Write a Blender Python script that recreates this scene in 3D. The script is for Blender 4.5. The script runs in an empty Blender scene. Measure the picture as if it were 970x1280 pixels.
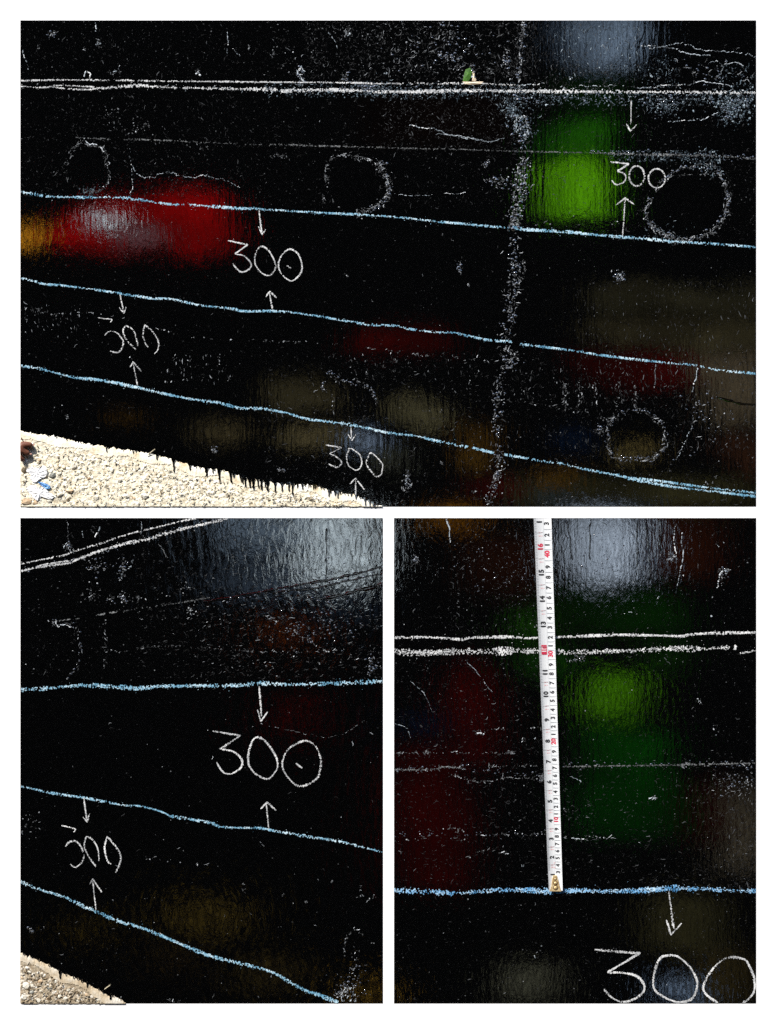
import bpy, bmesh, math, random
from mathutils import Vector, Matrix
random.seed(7)
scene = bpy.context.scene
C = scene.collection
R = math.radians

# ---------------------------------------------------------------- camera, sky, sun, exposure
U = 0.002                     # metres on the wall per unit of the layout below
ZC = 3.4                      # height of the camera and of the middle of the wall area
CAM_D = 6.0
cd = bpy.data.cameras.new('camera'); cam = bpy.data.objects.new('camera', cd); C.objects.link(cam)
cam.location = (0, -CAM_D, ZC); cam.rotation_euler = (R(90), 0, 0)
cd.sensor_width = 36; cd.sensor_fit = 'AUTO'; cd.lens = 36 * CAM_D / (1280 * U)
cd.clip_start = 0.1; cd.clip_end = 3000
scene.camera = cam
SUN_EL, SUN_AZ = 48.0, 42.0   # elevation; degrees to the left of straight in front of the wall
to_sun = Vector((-math.cos(R(SUN_EL)) * math.sin(R(SUN_AZ)), -math.cos(R(SUN_EL)) * math.cos(R(SUN_AZ)), math.sin(R(SUN_EL))))
w = bpy.data.worlds.new('World'); scene.world = w; w.use_nodes = True
nt = w.node_tree; bg = nt.nodes['Background']
sky = nt.nodes.new('ShaderNodeTexSky'); sky.sky_type = 'NISHITA'; sky.sun_disc = False
sky.sun_elevation = R(SUN_EL)
sky.sun_rotation = math.atan2(to_sun.x, to_sun.y)
nt.links.new(sky.outputs[0], bg.inputs[0]); bg.inputs[1].default_value = 0.12
sl = bpy.data.lights.new('sun', 'SUN'); sl.energy = 5.0; sl.angle = R(0.5); sl.color = (1, .965, .91)
so = bpy.data.objects.new('sun', sl); C.objects.link(so)
so.rotation_euler = to_sun.to_track_quat('Z', 'Y').to_euler(); so.location = (-6, -8, 12)
scene.view_settings.view_transform = 'Standard'; scene.view_settings.look = 'None'
scene.view_settings.exposure = 0.55; scene.view_settings.gamma = 1
scene.render.engine = 'CYCLES'
scene.cycles.use_denoising = False
scene.cycles.max_bounces = 6

# ---------------------------------------------------------------- helpers
def P(x, y, proud=0.0):
    "a point of the wall: x, y in layout units from the top left corner, proud in metres in front of the white wall"
    return ((x - 485) * U, -proud, ZC + (640 - y) * U)

def tag(o, label=None, cat=None, group=None, kind=None):
    if label: o['label'] = label
    if cat: o['category'] = cat
    if group: o['group'] = group
    if kind: o['kind'] = kind
    return o

def mesh(name, verts, faces, mat=None, parent=None, smooth=False):
    me = bpy.data.meshes.new(name); me.from_pydata(verts, [], faces); me.update()
    if smooth: me.polygons.foreach_set('use_smooth', [True] * len(me.polygons))
    o = bpy.data.objects.new(name, me); C.objects.link(o)
    if mat: me.materials.append(mat)
    if parent: o.parent = parent
    return o

def from_bm(name, bm, mat=None, parent=None, smooth=False):
    me = bpy.data.meshes.new(name); bm.to_mesh(me); bm.free()
    if smooth: me.polygons.foreach_set('use_smooth', [True] * len(me.polygons))
    o = bpy.data.objects.new(name, me); C.objects.link(o)
    if mat: me.materials.append(mat)
    if parent: o.parent = parent
    return o

def empty(name, parent=None):
    o = bpy.data.objects.new(name, None); C.objects.link(o); o.empty_display_size = .05
    if parent: o.parent = parent
    return o

def mat(name, col, rough=.8, spec=.3):
    m = bpy.data.materials.new(name); m.use_nodes = True
    b = m.node_tree.nodes['Principled BSDF']
    b.inputs['Base Color'].default_value = (*col, 1); b.inputs['Roughness'].default_value = rough
    b.inputs['Specular IOR Level'].default_value = spec
    return m, m.node_tree, b

def N(t, kind, **kw):
    n = t.nodes.new(kind)
    for k, v in kw.items():
        if k in n.inputs: n.inputs[k].default_value = v
        else: setattr(n, k, v)
    return n

def ramp(t, fac, stops):
    r = t.nodes.new('ShaderNodeValToRGB'); e = r.color_ramp.elements
    while len(e) < len(stops): e.new(.5)
    for q, (p, c) in zip(e, stops): q.position = p; q.color = (*c, 1)
    t.links.new(fac, r.inputs[0]); return r.outputs[0]

def noise_col(t, b, scale, stops, detail=4, rough=.6):
    tc = N(t, 'ShaderNodeTexCoord'); n = N(t, 'ShaderNodeTexNoise', Scale=scale, Detail=detail, Roughness=rough)
    t.links.new(tc.outputs['Object'], n.inputs['Vector'])
    t.links.new(ramp(t, n.outputs[0], stops), b.inputs['Base Color']); return n

def bump(t, b, height, dist, strength=1.0, prev=None):
    k = N(t, 'ShaderNodeBump', Strength=strength, Distance=dist)
    t.links.new(height, k.inputs['Height'])
    if prev: t.links.new(prev, k.inputs['Normal'])
    t.links.new(k.outputs[0], b.inputs['Normal']); return k.outputs[0]

def smooth_path(pts, step=1.1, closed=False):
    pts = [Vector(p[:2]) for p in pts]; n = len(pts); out = []
    for i in range(n if closed else n - 1):
        if closed: p0, p1, p2, p3 = (pts[(i + k) % n] for k in (-1, 0, 1, 2))
        else: p0, p1, p2, p3 = pts[max(i - 1, 0)], pts[i], pts[i + 1], pts[min(i + 2, n - 1)]
        k = max(1, int((p2 - p1).length / step))
        for j in range(k):
            t = j / k
            out.append(.5 * (2 * p1 + (p2 - p0) * t + (2 * p0 - 5 * p1 + 4 * p2 - p3) * t * t + (3 * p1 - p0 - 3 * p2 + p3) * t ** 3))
    out.append(pts[0] if closed else pts[-1]); return out

def straight_path(pts, step=1.1):
    out = []
    for a, b in zip(pts[:-1], pts[1:]):
        a, b = Vector(a), Vector(b); k = max(1, int((b - a).length / step))
        out += [a.lerp(b, j / k) for j in range(k)]
    out.append(Vector(pts[-1])); return out

# ---------------------------------------------------------------- materials
def tar_material(streak, crinkle, scale, slant):
    m, t, b = mat('black_bitumen', (.001, .001, .001), .05, .5)
    b.inputs['IOR'].default_value = 5.0
    tc = N(t, 'ShaderNodeTexCoord')
    mp = N(t, 'ShaderNodeMapping'); mp.inputs['Scale'].default_value = (1, 1, .085)
    t.links.new(tc.outputs['Object'], mp.inputs['Vector'])
    st = N(t, 'ShaderNodeTexNoise', Scale=85, Detail=3, Roughness=.55)       # long downward brush marks
    t.links.new(mp.outputs[0], st.inputs['Vector'])
    cr = N(t, 'ShaderNodeTexNoise', Scale=scale, Detail=4, Roughness=.6, Distortion=1.2)   # crinkled skin
    m2 = N(t, 'ShaderNodeMapping'); m2.inputs['Scale'].default_value = (1, 1, .45); m2.inputs['Rotation'].default_value = (0, slant, 0)
    t.links.new(tc.outputs['Object'], m2.inputs['Vector']); t.links.new(m2.outputs[0], cr.inputs['Vector'])
    big = N(t, 'ShaderNodeTexNoise', Scale=5, Detail=2)
    t.links.new(tc.outputs['Object'], big.inputs['Vector'])
    gr = N(t, 'ShaderNodeTexNoise', Scale=420, Detail=2)
    t.links.new(tc.outputs['Object'], gr.inputs['Vector'])
    n1 = bump(t, b, st.outputs[0], streak)
    n2 = bump(t, b, cr.outputs[0], crinkle, prev=n1)
    n3 = bump(t, b, big.outputs[0], .0003, prev=n2)
    bump(t, b, gr.outputs[0], .000012, prev=n3)
    rr = N(t, 'ShaderNodeMapRange'); rr.inputs['To Min'].default_value = .015; rr.inputs['To Max'].default_value = .035
    t.links.new(big.outputs[0], rr.inputs[0]); t.links.new(rr.outputs[0], b.inputs['Roughness'])
    return m
TAR = tar_material(.00008, .00006, 75, 0)
TARB = tar_material(.00006, .00021, 58, .35)
TARC = tar_material(.00006, .00008, 95, .1)
TARS = {'A': TAR, 'B': TARB, 'C': TARC}

def chalk_material(name, dark, light, pale):
    m, t, b = mat(name, light, .95, .1)
    tc = N(t, 'ShaderNodeTexCoord'); n = N(t, 'ShaderNodeTexNoise', Scale=330, Detail=3, Roughness=.7)
    t.links.new(tc.outputs['Object'], n.inputs['Vector'])
    n2 = N(t, 'ShaderNodeTexNoise', Scale=22, Detail=2); t.links.new(tc.outputs['Object'], n2.inputs['Vector'])
    mx = N(t, 'ShaderNodeMath', operation='MULTIPLY_ADD'); mx.inputs[1].default_value = .45
    t.links.new(n2.outputs[0], mx.inputs[0]); 
    sc = N(t, 'ShaderNodeMath', operation='MULTIPLY'); sc.inputs[1].default_value = .6
    t.links.new(n.outputs[0], sc.inputs[0]); t.links.new(sc.outputs[0], mx.inputs[2])
    t.links.new(ramp(t, mx.outputs[0], [(.36, dark), (.48, light), (.64, pale)]), b.inputs['Base Color'])
    return m
WHITE = chalk_material('white_chalk', (.10, .105, .11), (.42, .43, .44), (.82, .82, .81))
BLUE = chalk_material('blue_chalk', (.015, .065, .13), (.13, .33, .47), (.60, .75, .82))
DEEP = chalk_material('deep_blue_chalk', (.01, .06, .17), (.09, .30, .56), (.55, .72, .84))
GREY = chalk_material('worn_grey_chalk', (.015, .015, .015), (.06, .064, .068), (.24, .25, .25))

def fleck_material(name, stops):
    m, t, b = mat(name, (.3, .3, .3), .8, .2)
    g = N(t, 'ShaderNodeNewGeometry')
    t.links.new(ramp(t, g.outputs['Random Per Island'], stops), b.inputs['Base Color'])
    return m
DIM = fleck_material('dull_mortar_flecks', [(0, (.004, .004, .004)), (.6, (.013, .013, .014)), (.88, (.04, .042, .045)), (1, (.15, .16, .17))])
MID = fleck_material('lime_crust', [(0, (.02, .021, .022)), (.5, (.10, .105, .11)), (.85, (.28, .30, .32)), (1, (.62, .65, .68))])
PALE = fleck_material('pale_lime_crust', [(0, (.08, .09, .10)), (.4, (.28, .33, .37)), (.8, (.55, .6, .64)), (1, (.85, .86, .86))])
BLUISH = fleck_material('blue_grey_lime_dust', [(0, (.012, .017, .022)), (.5, (.05, .072, .09)), (.85, (.14, .19, .23)), (1, (.42, .5, .55))])

CONC, t, b = mat('pale_concrete', (.6, .55, .44), .9, .2)
n = noise_col(t, b, 26, [(.3, (.62, .47, .29)), (.45, (.86, .78, .60)), (.62, (.92, .89, .80))]); bump(t, b, n.outputs[0], .004)
SAND, t, b = mat('sandy_gravel', (.5, .45, .36), .95, .1)
n = noise_col(t, b, 60, [(.3, (.56, .47, .32)), (.45, (.82, .74, .57)), (.7, (.92, .87, .73))], 6); bump(t, b, n.outputs[0], .006)
STONE, t, b = mat('limestone_chips', (.7, .66, .56), .9, .2)
g = N(t, 'ShaderNodeNewGeometry')
t.links.new(ramp(t, g.outputs['Random Per Island'], [(0, (.60, .48, .31)), (.12, (.86, .78, .60)), (.6, (.92, .87, .72)), (1, (.94, .93, .88))]), b.inputs['Base Color'])
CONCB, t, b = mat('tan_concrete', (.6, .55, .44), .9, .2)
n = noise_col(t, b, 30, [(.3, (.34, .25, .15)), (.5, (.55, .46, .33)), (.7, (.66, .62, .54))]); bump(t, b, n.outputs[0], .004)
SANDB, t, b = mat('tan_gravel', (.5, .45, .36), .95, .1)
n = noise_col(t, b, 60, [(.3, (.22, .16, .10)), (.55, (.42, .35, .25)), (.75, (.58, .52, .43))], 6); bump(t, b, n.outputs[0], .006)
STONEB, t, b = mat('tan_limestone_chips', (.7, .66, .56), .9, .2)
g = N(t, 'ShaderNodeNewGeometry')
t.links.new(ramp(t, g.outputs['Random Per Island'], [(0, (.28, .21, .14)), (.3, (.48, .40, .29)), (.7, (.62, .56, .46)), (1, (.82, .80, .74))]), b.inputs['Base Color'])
CREVICE = fleck_material('crevice_shade', [(0, (.03, .022, .012)), (.4, (.16, .12, .07)), (1, (.5, .4, .25))])  # dark tones that imitate shade in the gaps of the gravel
def stone_mat(name, a, c):
    m, t, b = mat(name, a, .9, .2); n = noise_col(t, b, 90, [(.35, a), (.65, c)]); bump(t, b, n.outputs[0], .002); return m
S_GREY = stone_mat('grey_stone', (.24, .24, .21), (.42, .42, .38)); S_TAN = stone_mat('tan_stone', (.50, .33, .19), (.66, .52, .36))
S_PALE = stone_mat('cream_stone', (.6, .55, .44), (.8, .77, .68)); S_DARK = stone_mat('dark_stone', (.10, .08, .05), (.25, .2, .13))
PLASTER, t, b = mat('white_plaster', (.9, .9, .9), .85, .2)
n = noise_col(t, b, 300, [(.3, (.89, .89, .89)), (.7, (.92, .92, .92))]); bump(t, b, n.outputs[0], .0002)
EARTH, t, b = mat('dark_earth', (.04, .036, .03), .95, .1)
n = noise_col(t, b, .8, [(.3, (.025, .022, .018)), (.7, (.055, .048, .04))], 8); bump(t, b, n.outputs[0], .05)

# ---------------------------------------------------------------- big structure: ground, white wall, added reflection screen
gs = 600
tag(mesh('ground', [(-gs, -gs, 0), (gs, -gs, 0), (gs, gs, 0), (-gs, gs, 0)], [(0, 1, 2, 3)], EARTH), kind='structure')
bm = bmesh.new(); bmesh.ops.create_cube(bm, size=1)
bmesh.ops.scale(bm, vec=(9, .3, 6.6), verts=bm.verts); bmesh.ops.translate(bm, vec=(0, .15, 3.3), verts=bm.verts)
tag(from_bm('white_wall', bm, PLASTER), 'plain white plastered wall around and between the three black tarred panels', 'wall')

SCR_D = 8.0; K = (CAM_D + SCR_D) / CAM_D      # the tarred walls mirror an added, unseen screen of sheets 8 m in front of them
def S(x, y, dy=0.0): return ((x - 485) * U * K, -SCR_D - dy, ZC + (640 - y) * U * K)
def cloth(name, col, folds=False):
    m = bpy.data.materials.new(name); m.use_nodes = True; t = m.node_tree
    b = t.nodes['Principled BSDF']; b.inputs['Roughness'].default_value = .8; b.inputs['Base Color'].default_value = (*[c * .25 for c in col], 1)
    tr = N(t, 'ShaderNodeBsdfTranslucent')
    tc = N(t, 'ShaderNodeTexCoord'); n = N(t, 'ShaderNodeTexNoise', Scale=7.5 if folds else 3.2, Detail=5, Roughness=.65, Distortion=1.5 if folds else .4)
    t.links.new(tc.outputs['Object'], n.inputs['Vector'])
    t.links.new(ramp(t, n.outputs[0], [(.40, tuple(c * (.08 if folds else .4) for c in col)), (.6, tuple(min(1, c * 1.15) for c in col))]), tr.inputs[0])   # uneven tone that breaks up the mirrored glow
    ad = N(t, 'ShaderNodeMixShader'); ad.inputs[0].default_value = .93
    t.links.new(b.outputs[0], ad.inputs[1]); t.links.new(tr.outputs[0], ad.inputs[2])
    t.links.new(ad.outputs[0], t.nodes['Material Output'].inputs[0]); return m
MASKBLACK, t, b = mat('reflection_mask_black', (.003, .003, .003), .9, .05)
def rect(x0, y0, x1, y1): return [(x0, y0), (x1, y0), (x1, y1), (x0, y1)]
def ell(cx, cy, rx, ry, n=14): return [(cx + rx * math.cos(2 * math.pi * i / n), cy + ry * math.sin(2 * math.pi * i / n)) for i in range(n)]
def T(r, g, b2):   # cloth colour that the tar mirrors as about this shade
    return tuple(min(.95, ((c / 255) ** 2.2) / .82) for c in (r, g, b2))
RED, GRN, GRD, OLV, BRN = T(118, 9, 10), T(78, 140, 14), T(24, 64, 12), T(52, 48, 34), T(36, 18, 10)
SKYW, PINK, NAVY, DRED, OCH = (.70, .82, .95), T(165, 125, 125), T(11, 22, 36), T(52, 9, 7), T(66, 48, 18)
patches = [   # sheets shaped to mirror as coloured glows: (colour or None for a gap to the sky, outline)
    (T(165, 108, 26), rect(8, 284, 50, 309)),
    (RED, [(62, 291), (82, 274), (112, 258), (160, 245), (230, 241), (284, 247), (290, 285), (276, 312), (246, 322), (222, 312), (196, 304), (160, 312), (132, 318), (96, 308), (72, 303)]),
    (SKYW, ell(130, 278, 19, 8)), (T(118, 84, 88), [(146, 292), (175, 284), (200, 282), (196, 294), (165, 302), (146, 302)]),
    (GRN, rect(676, 192, 766, 272)), (T(34, 86, 13), [(698, 152), (735, 146), (766, 156), (764, 190), (696, 190)]), (T(16, 46, 9), [(676, 150), (690, 146), (692, 200), (676, 204)]), (T(11, 30, 7), rect(768, 150, 786, 262)), (T(10, 28, 7), [(700, 98), (786, 92), (782, 146), (740, 140), (700, 146)]),
    (T(104, 120, 138), [(712, 8), (806, 8), (800, 40), (794, 62), (770, 80), (744, 90), (716, 84)]), (T(52, 62, 74), [(682, 8), (708, 8), (712, 80), (696, 72)]),
    (T(15, 9, 7), rect(450, 118, 640, 178)),
    (T(42, 40, 29), [(742, 362), (800, 350), (900, 362), (960, 350), (960, 396), (740, 392)]), (OLV, [(738, 396), (960, 400), (960, 440), (872, 438), (790, 436), (734, 420)]), (T(50, 9, 6), [(712, 442), (780, 438), (866, 444), (862, 480), (800, 486), (740, 474)]), (T(64, 57, 45), [(874, 444), (960, 444), (960, 528), (918, 544), (880, 510)]), (T(52, 34, 24), [(906, 548), (960, 540), (960, 606), (920, 600)]),
    (OLV, [(334, 478), (372, 468), (412, 478), (416, 506), (380, 514), (338, 510)]), (T(66, 60, 42), [(345, 540), (392, 532), (440, 538), (438, 554), (390, 560), (350, 552)]), (T(76, 72, 52), [(488, 500), (520, 496), (548, 516), (552, 540), (520, 538), (492, 524)]), (OCH, [(580, 532), (606, 530), (612, 560), (606, 594), (584, 588)]),
    (T(150, 170, 195), ell(460, 552, 18, 11)), (T(58, 52, 36), rect(250, 530, 300, 550)), (OCH, rect(140, 514, 168, 526)), (T(46, 44, 28), rect(640, 598, 945, 634)), (NAVY, rect(705, 540, 738, 565)),
    (T(85, 75, 45), rect(768, 558, 808, 570)), (DRED, rect(440, 412, 560, 440)), (T(45, 10, 8), rect(590, 600, 640, 622)), (T(66, 68, 58), rect(472, 560, 500, 586)), (T(40, 46, 46), rect(672, 606, 700, 626)), (OCH, rect(676, 590, 720, 602)),
    (SKYW, [(376, 632), (467, 632), (467, 716), (440, 733), (414, 722), (398, 738), (384, 712), (372, 690)]), (T(96, 110, 124), [(272, 648), (300, 636), (366, 636), (368, 672), (344, 684), (300, 690), (278, 686)]), (T(60, 70, 82), [(262, 722), (340, 700), (372, 716), (376, 736), (330, 742), (272, 738)]), (T(34, 42, 52), [(400, 744), (467, 738), (467, 772), (430, 780), (396, 764)]),
    (T(96, 46, 13), ell(361, 785, 12, 14)), (T(54, 6, 5), ell(374, 895, 15, 32)),
    (T(75, 62, 26), rect(92, 1152, 118, 1172)), (T(62, 52, 24), rect(222, 1128, 288, 1162)), (T(52, 44, 24), rect(300, 1205, 365, 1230)), (T(110, 85, 30), rect(452, 1230, 476, 1254)), (T(45, 36, 20), rect(200, 1190, 232, 1206)),
    (T(96, 62, 14), [(528, 632), (600, 632), (594, 654), (566, 660), (536, 652)]), (T(32, 17, 10), rect(580, 668, 670, 745)), ((.44, .52, .62), [(704, 632), (790, 632), (788, 700), (782, 722), (756, 734), (728, 728), (710, 706)]), (T(110, 128, 148), [(803, 632), (815, 632), (813, 700), (808, 724), (803, 716)]), (BRN, rect(816, 640, 900, 720)),
    (T(28, 60, 10), [(644, 768), (662, 756), (684, 764), (680, 800), (652, 804)]), (T(20, 52, 9), [(652, 816), (716, 806), (720, 838), (664, 842)]), (T(14, 40, 7), [(706, 742), (736, 736), (738, 792), (708, 790)]), (T(13, 38, 7), [(744, 746), (790, 738), (850, 752), (846, 800), (800, 790), (752, 796)]), (T(22, 54, 9), [(806, 812), (852, 806), (846, 838), (812, 842)]), (T(66, 118, 12), [(744, 844), (792, 842), (804, 868), (800, 894), (770, 900), (738, 896), (738, 864)]), (T(12, 58, 10), [(736, 906), (800, 902), (822, 916), (826, 956), (732, 958)]), (T(7, 46, 8), [(728, 964), (830, 962), (846, 990), (850, 1038), (800, 1046), (734, 1040)]),
    (T(52, 6, 5), [(572, 832), (596, 826), (612, 850), (614, 930), (600, 962), (578, 950), (568, 890)]), (T(42, 5, 4), [(500, 935), (540, 928), (566, 960), (584, 1000), (580, 1106), (540, 1112), (500, 1100)]), (T(34, 6, 5), ell(888, 1008, 26, 44)),
    (T(72, 66, 54), rect(908, 985, 950, 1090)), (T(75, 75, 62), rect(638, 1208, 686, 1252)), (T(42, 40, 26), rect(816, 1120, 900, 1190)), (T(120, 140, 165), ell(855, 1236, 20, 14)), (T(46, 40, 24), rect(880, 1195, 940, 1250)), (T(14, 24, 40), rect(518, 893, 545, 915)),
]
def inside(p, poly):
    r = False; j = len(poly) - 1
    for i in range(len(poly)):
        a, b2 = poly[i], poly[j]
        if (a[1] > p[1]) != (b2[1] > p[1]) and p[0] < (b2[0] - a[0]) * (p[1] - a[1]) / (b2[1] - a[1]) + a[0]: r = not r
        j = i
    return r
screen = empty('reflection_screen'); screen.location = (0, 0, 0)  # added out of view, only for what the tar mirrors
tag(screen, 'added unseen screen of black and coloured sheets, shaped for the glows mirrored in the tarred walls', 'reflection screen')
xs = list(range(-140, 1113, 6)); ys = list(range(-90, 1331, 6))
def warp(x, y):      # ragged sheet edges, so the mirrored glows look less blocky
    return (x + 4.2 * math.sin(y * .17 + x * .02) + 2.2 * math.sin(y * .07 + 1.3) + 1.5 * math.sin(y * .53), y + 3.6 * math.sin(x * .15 + .7) + 2 * math.sin(x * .063))
boxes = [(min(q[0] for q in p) - 9, min(q[1] for q in p) - 9, max(q[0] for q in p) + 9, max(q[1] for q in p) + 9, p) for c, p in patches]
def covers(bx, x, y): return bx[0] <= x <= bx[2] and bx[1] <= y <= bx[3] and inside(warp(x, y), bx[4])
def sheet(cells, at):
    vid = {}; V = []; F = []
    for x, y, st in cells:
        ids = []
        for q in ((x, y), (x, y + st), (x + st, y + st), (x + st, y)):
            if q not in vid: vid[q] = len(V); V.append(at(*q))
            ids.append(vid[q])
        F.append(tuple(ids))
    return V, F
cells = [(x, y, 6) for y in ys for x in xs if not any(covers(bx, x + 3, y + 3) for bx in boxes)]
V, F = sheet(cells, lambda x, y: S(x, y, .012 * math.sin(x * .03) * math.sin(y * .02)))
mesh('reflection_mask', V, F, MASKBLACK, screen)  # black sheet added so the tar mirrors darkness between the glows
for sx in (-1, 1):      # black wings added on both sides to keep the tar's reflections dark
    V = []; F = []
    for i in range(23):
        x = sx * (2.86 + i * .53)
        for z in (.02, 2.2, 4.4, 6.6, 8.6): V.append((x, -SCR_D - .02 - .03 * math.sin(i * 1.7 + z), z))
    for i in range(22):
        for j in range(4): a = i * 5 + j; F.append((a, a + 5, a + 6, a + 1))
    mesh('reflection_mask', V, F, MASKBLACK, screen)
V = [(-3.54, -SCR_D - .03, z) for z in (6.5, 8.6)] + [(3.54, -SCR_D - .03, z) for z in (8.6, 6.5)]; mesh('reflection_mask', V, [(0, 1, 2, 3)], MASKBLACK, screen)
V = [(-3.54, -SCR_D - .03, z) for z in (.02, .5)] + [(3.54, -SCR_D - .03, z) for z in (.5, .02)]; mesh('reflection_mask', V, [(0, 1, 2, 3)], MASKBLACK, screen)
cmats = {}
for k, (c, p) in enumerate(patches):
    if c not in cmats: cmats[c] = cloth('glow_sheet_cloth', c, c == SKYW)
    bx = boxes[k]; later = [b2 for b2 in boxes[k + 1:] if b2[0] < bx[2] and b2[2] > bx[0] and b2[1] < bx[3] and b2[3] > bx[1]]
    near = lambda x, y: any(covers(bx, x + 1.5 + u, y + 1.5 + v) for u in (-5, 0, 5) for v in (-5, 0, 5))
    cells = [(x, y, 3) for y in range(int(bx[1]) - 6, int(bx[3]) + 6, 3) for x in range(int(bx[0]) - 6, int(bx[2]) + 6, 3)
             if near(x, y) and not any(covers(b2, x + 1.5, y + 1.5) for b2 in later)]
    V, F = sheet(cells, lambda x, y: S(x, y, .06 - .0008 * k + .012 * math.sin(x * .12 + y * .03)))
    mesh('glow_sheet', V, F, cmats[c], screen)  # added patch, sunlit from behind, mirrored as a coloured glow
STEEL, t, b = mat('galvanised_tube', (.3, .31, .32), .45, .5); b.inputs['Metallic'].default_value = .7
noise_col(t, b, 14, [(.3, (.22, .22, .22)), (.7, (.4, .41, .42))])
def tube(name, a, b2, r, m, parent, n=10):
    a, b2 = Vector(a), Vector(b2); z = (b2 - a); L = z.length; bm = bmesh.new()
    bmesh.ops.create_cone(bm, cap_ends=True, segments=n, radius1=r, radius2=r, depth=L)
    bmesh.ops.transform(bm, matrix=Matrix.Translation((a + b2) / 2) @ z.to_track_quat('Z', 'Y').to_matrix().to_4x4(), verts=bm.verts)
    return from_bm(name, bm, m, parent, True)
for x in (-14.3, -8.7, -3.2, 3.2, 8.7, 14.3):
    for y in (-8.12, -9.2): tube('pole', (x, y, 0), (x, y, 8.8), .024, STEEL, screen)  # tube frame of the added screen
for z in (8.62, .12):
    tube('ledger', (-14.5, -8.09, z), (14.5, -8.09, z), .024, STEEL, screen)
    for x in (-14.3, -8.7, -3.2, 3.2, 8.7, 14.3): tube('cross_tube', (x + .05, -8.05, z), (x + .05, -9.4, z), .024, STEEL, screen)

# ---------------------------------------------------------------- the three tarred walls
FACE = .0008    # the tar coat stands just proud of the white wall
RECT = {'A': (25.5, 25.5, 945, 633), 'B': (25.5, 647.5, 478.5, 1254), 'C': (492.5, 647.5, 945, 1254)}
def panel(key, label):
    x0, y0, x1, y1 = RECT[key]
    root = empty('tarred_wall'); root.location = P((x0 + x1) / 2, y1, FACE)
    tag(root, label, 'wall', 'black tarred wall panels')
    nx, ny = 46, 34; V = []; F = []
    for j in range(ny + 1):
        for i in range(nx + 1):
            x = x0 + (x1 - x0) * i / nx; y = y0 + (y1 - y0) * j / ny
            V.append(P(x, y, FACE))
    for j in range(ny):
        for i in range(nx):
            a = j * (nx + 1) + i; F.append((a, a + nx + 1, a + nx + 2, a + 1))
    # returns into the white wall
    b0 = len(V); V += [P(x0, y0, -.01), P(x1, y0, -.01), P(x1, y1, -.01), P(x0, y1, -.01)]
    tl, tr_, bl, br = 0, nx, ny * (nx + 1), ny * (nx + 1) + nx
    F += [(tl, tr_, b0 + 1, b0), (tr_, br, b0 + 2, b0 + 1), (br, bl, b0 + 3, b0 + 2), (bl, tl, b0, b0 + 3)]
    put('tar_coat', V, F, TARS[key], root, False)
    return root

def put(name, V, F, m, root, smooth=False):
    "a mesh given in world coordinates, parented to a thing that stands at root"
    o = mesh(name, V, F, m, None, smooth); o.parent = root
    base = root
    while base.parent: base = base.parent
    o.matrix_parent_inverse = Matrix.Translation(base.location).inverted()
    return o

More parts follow.
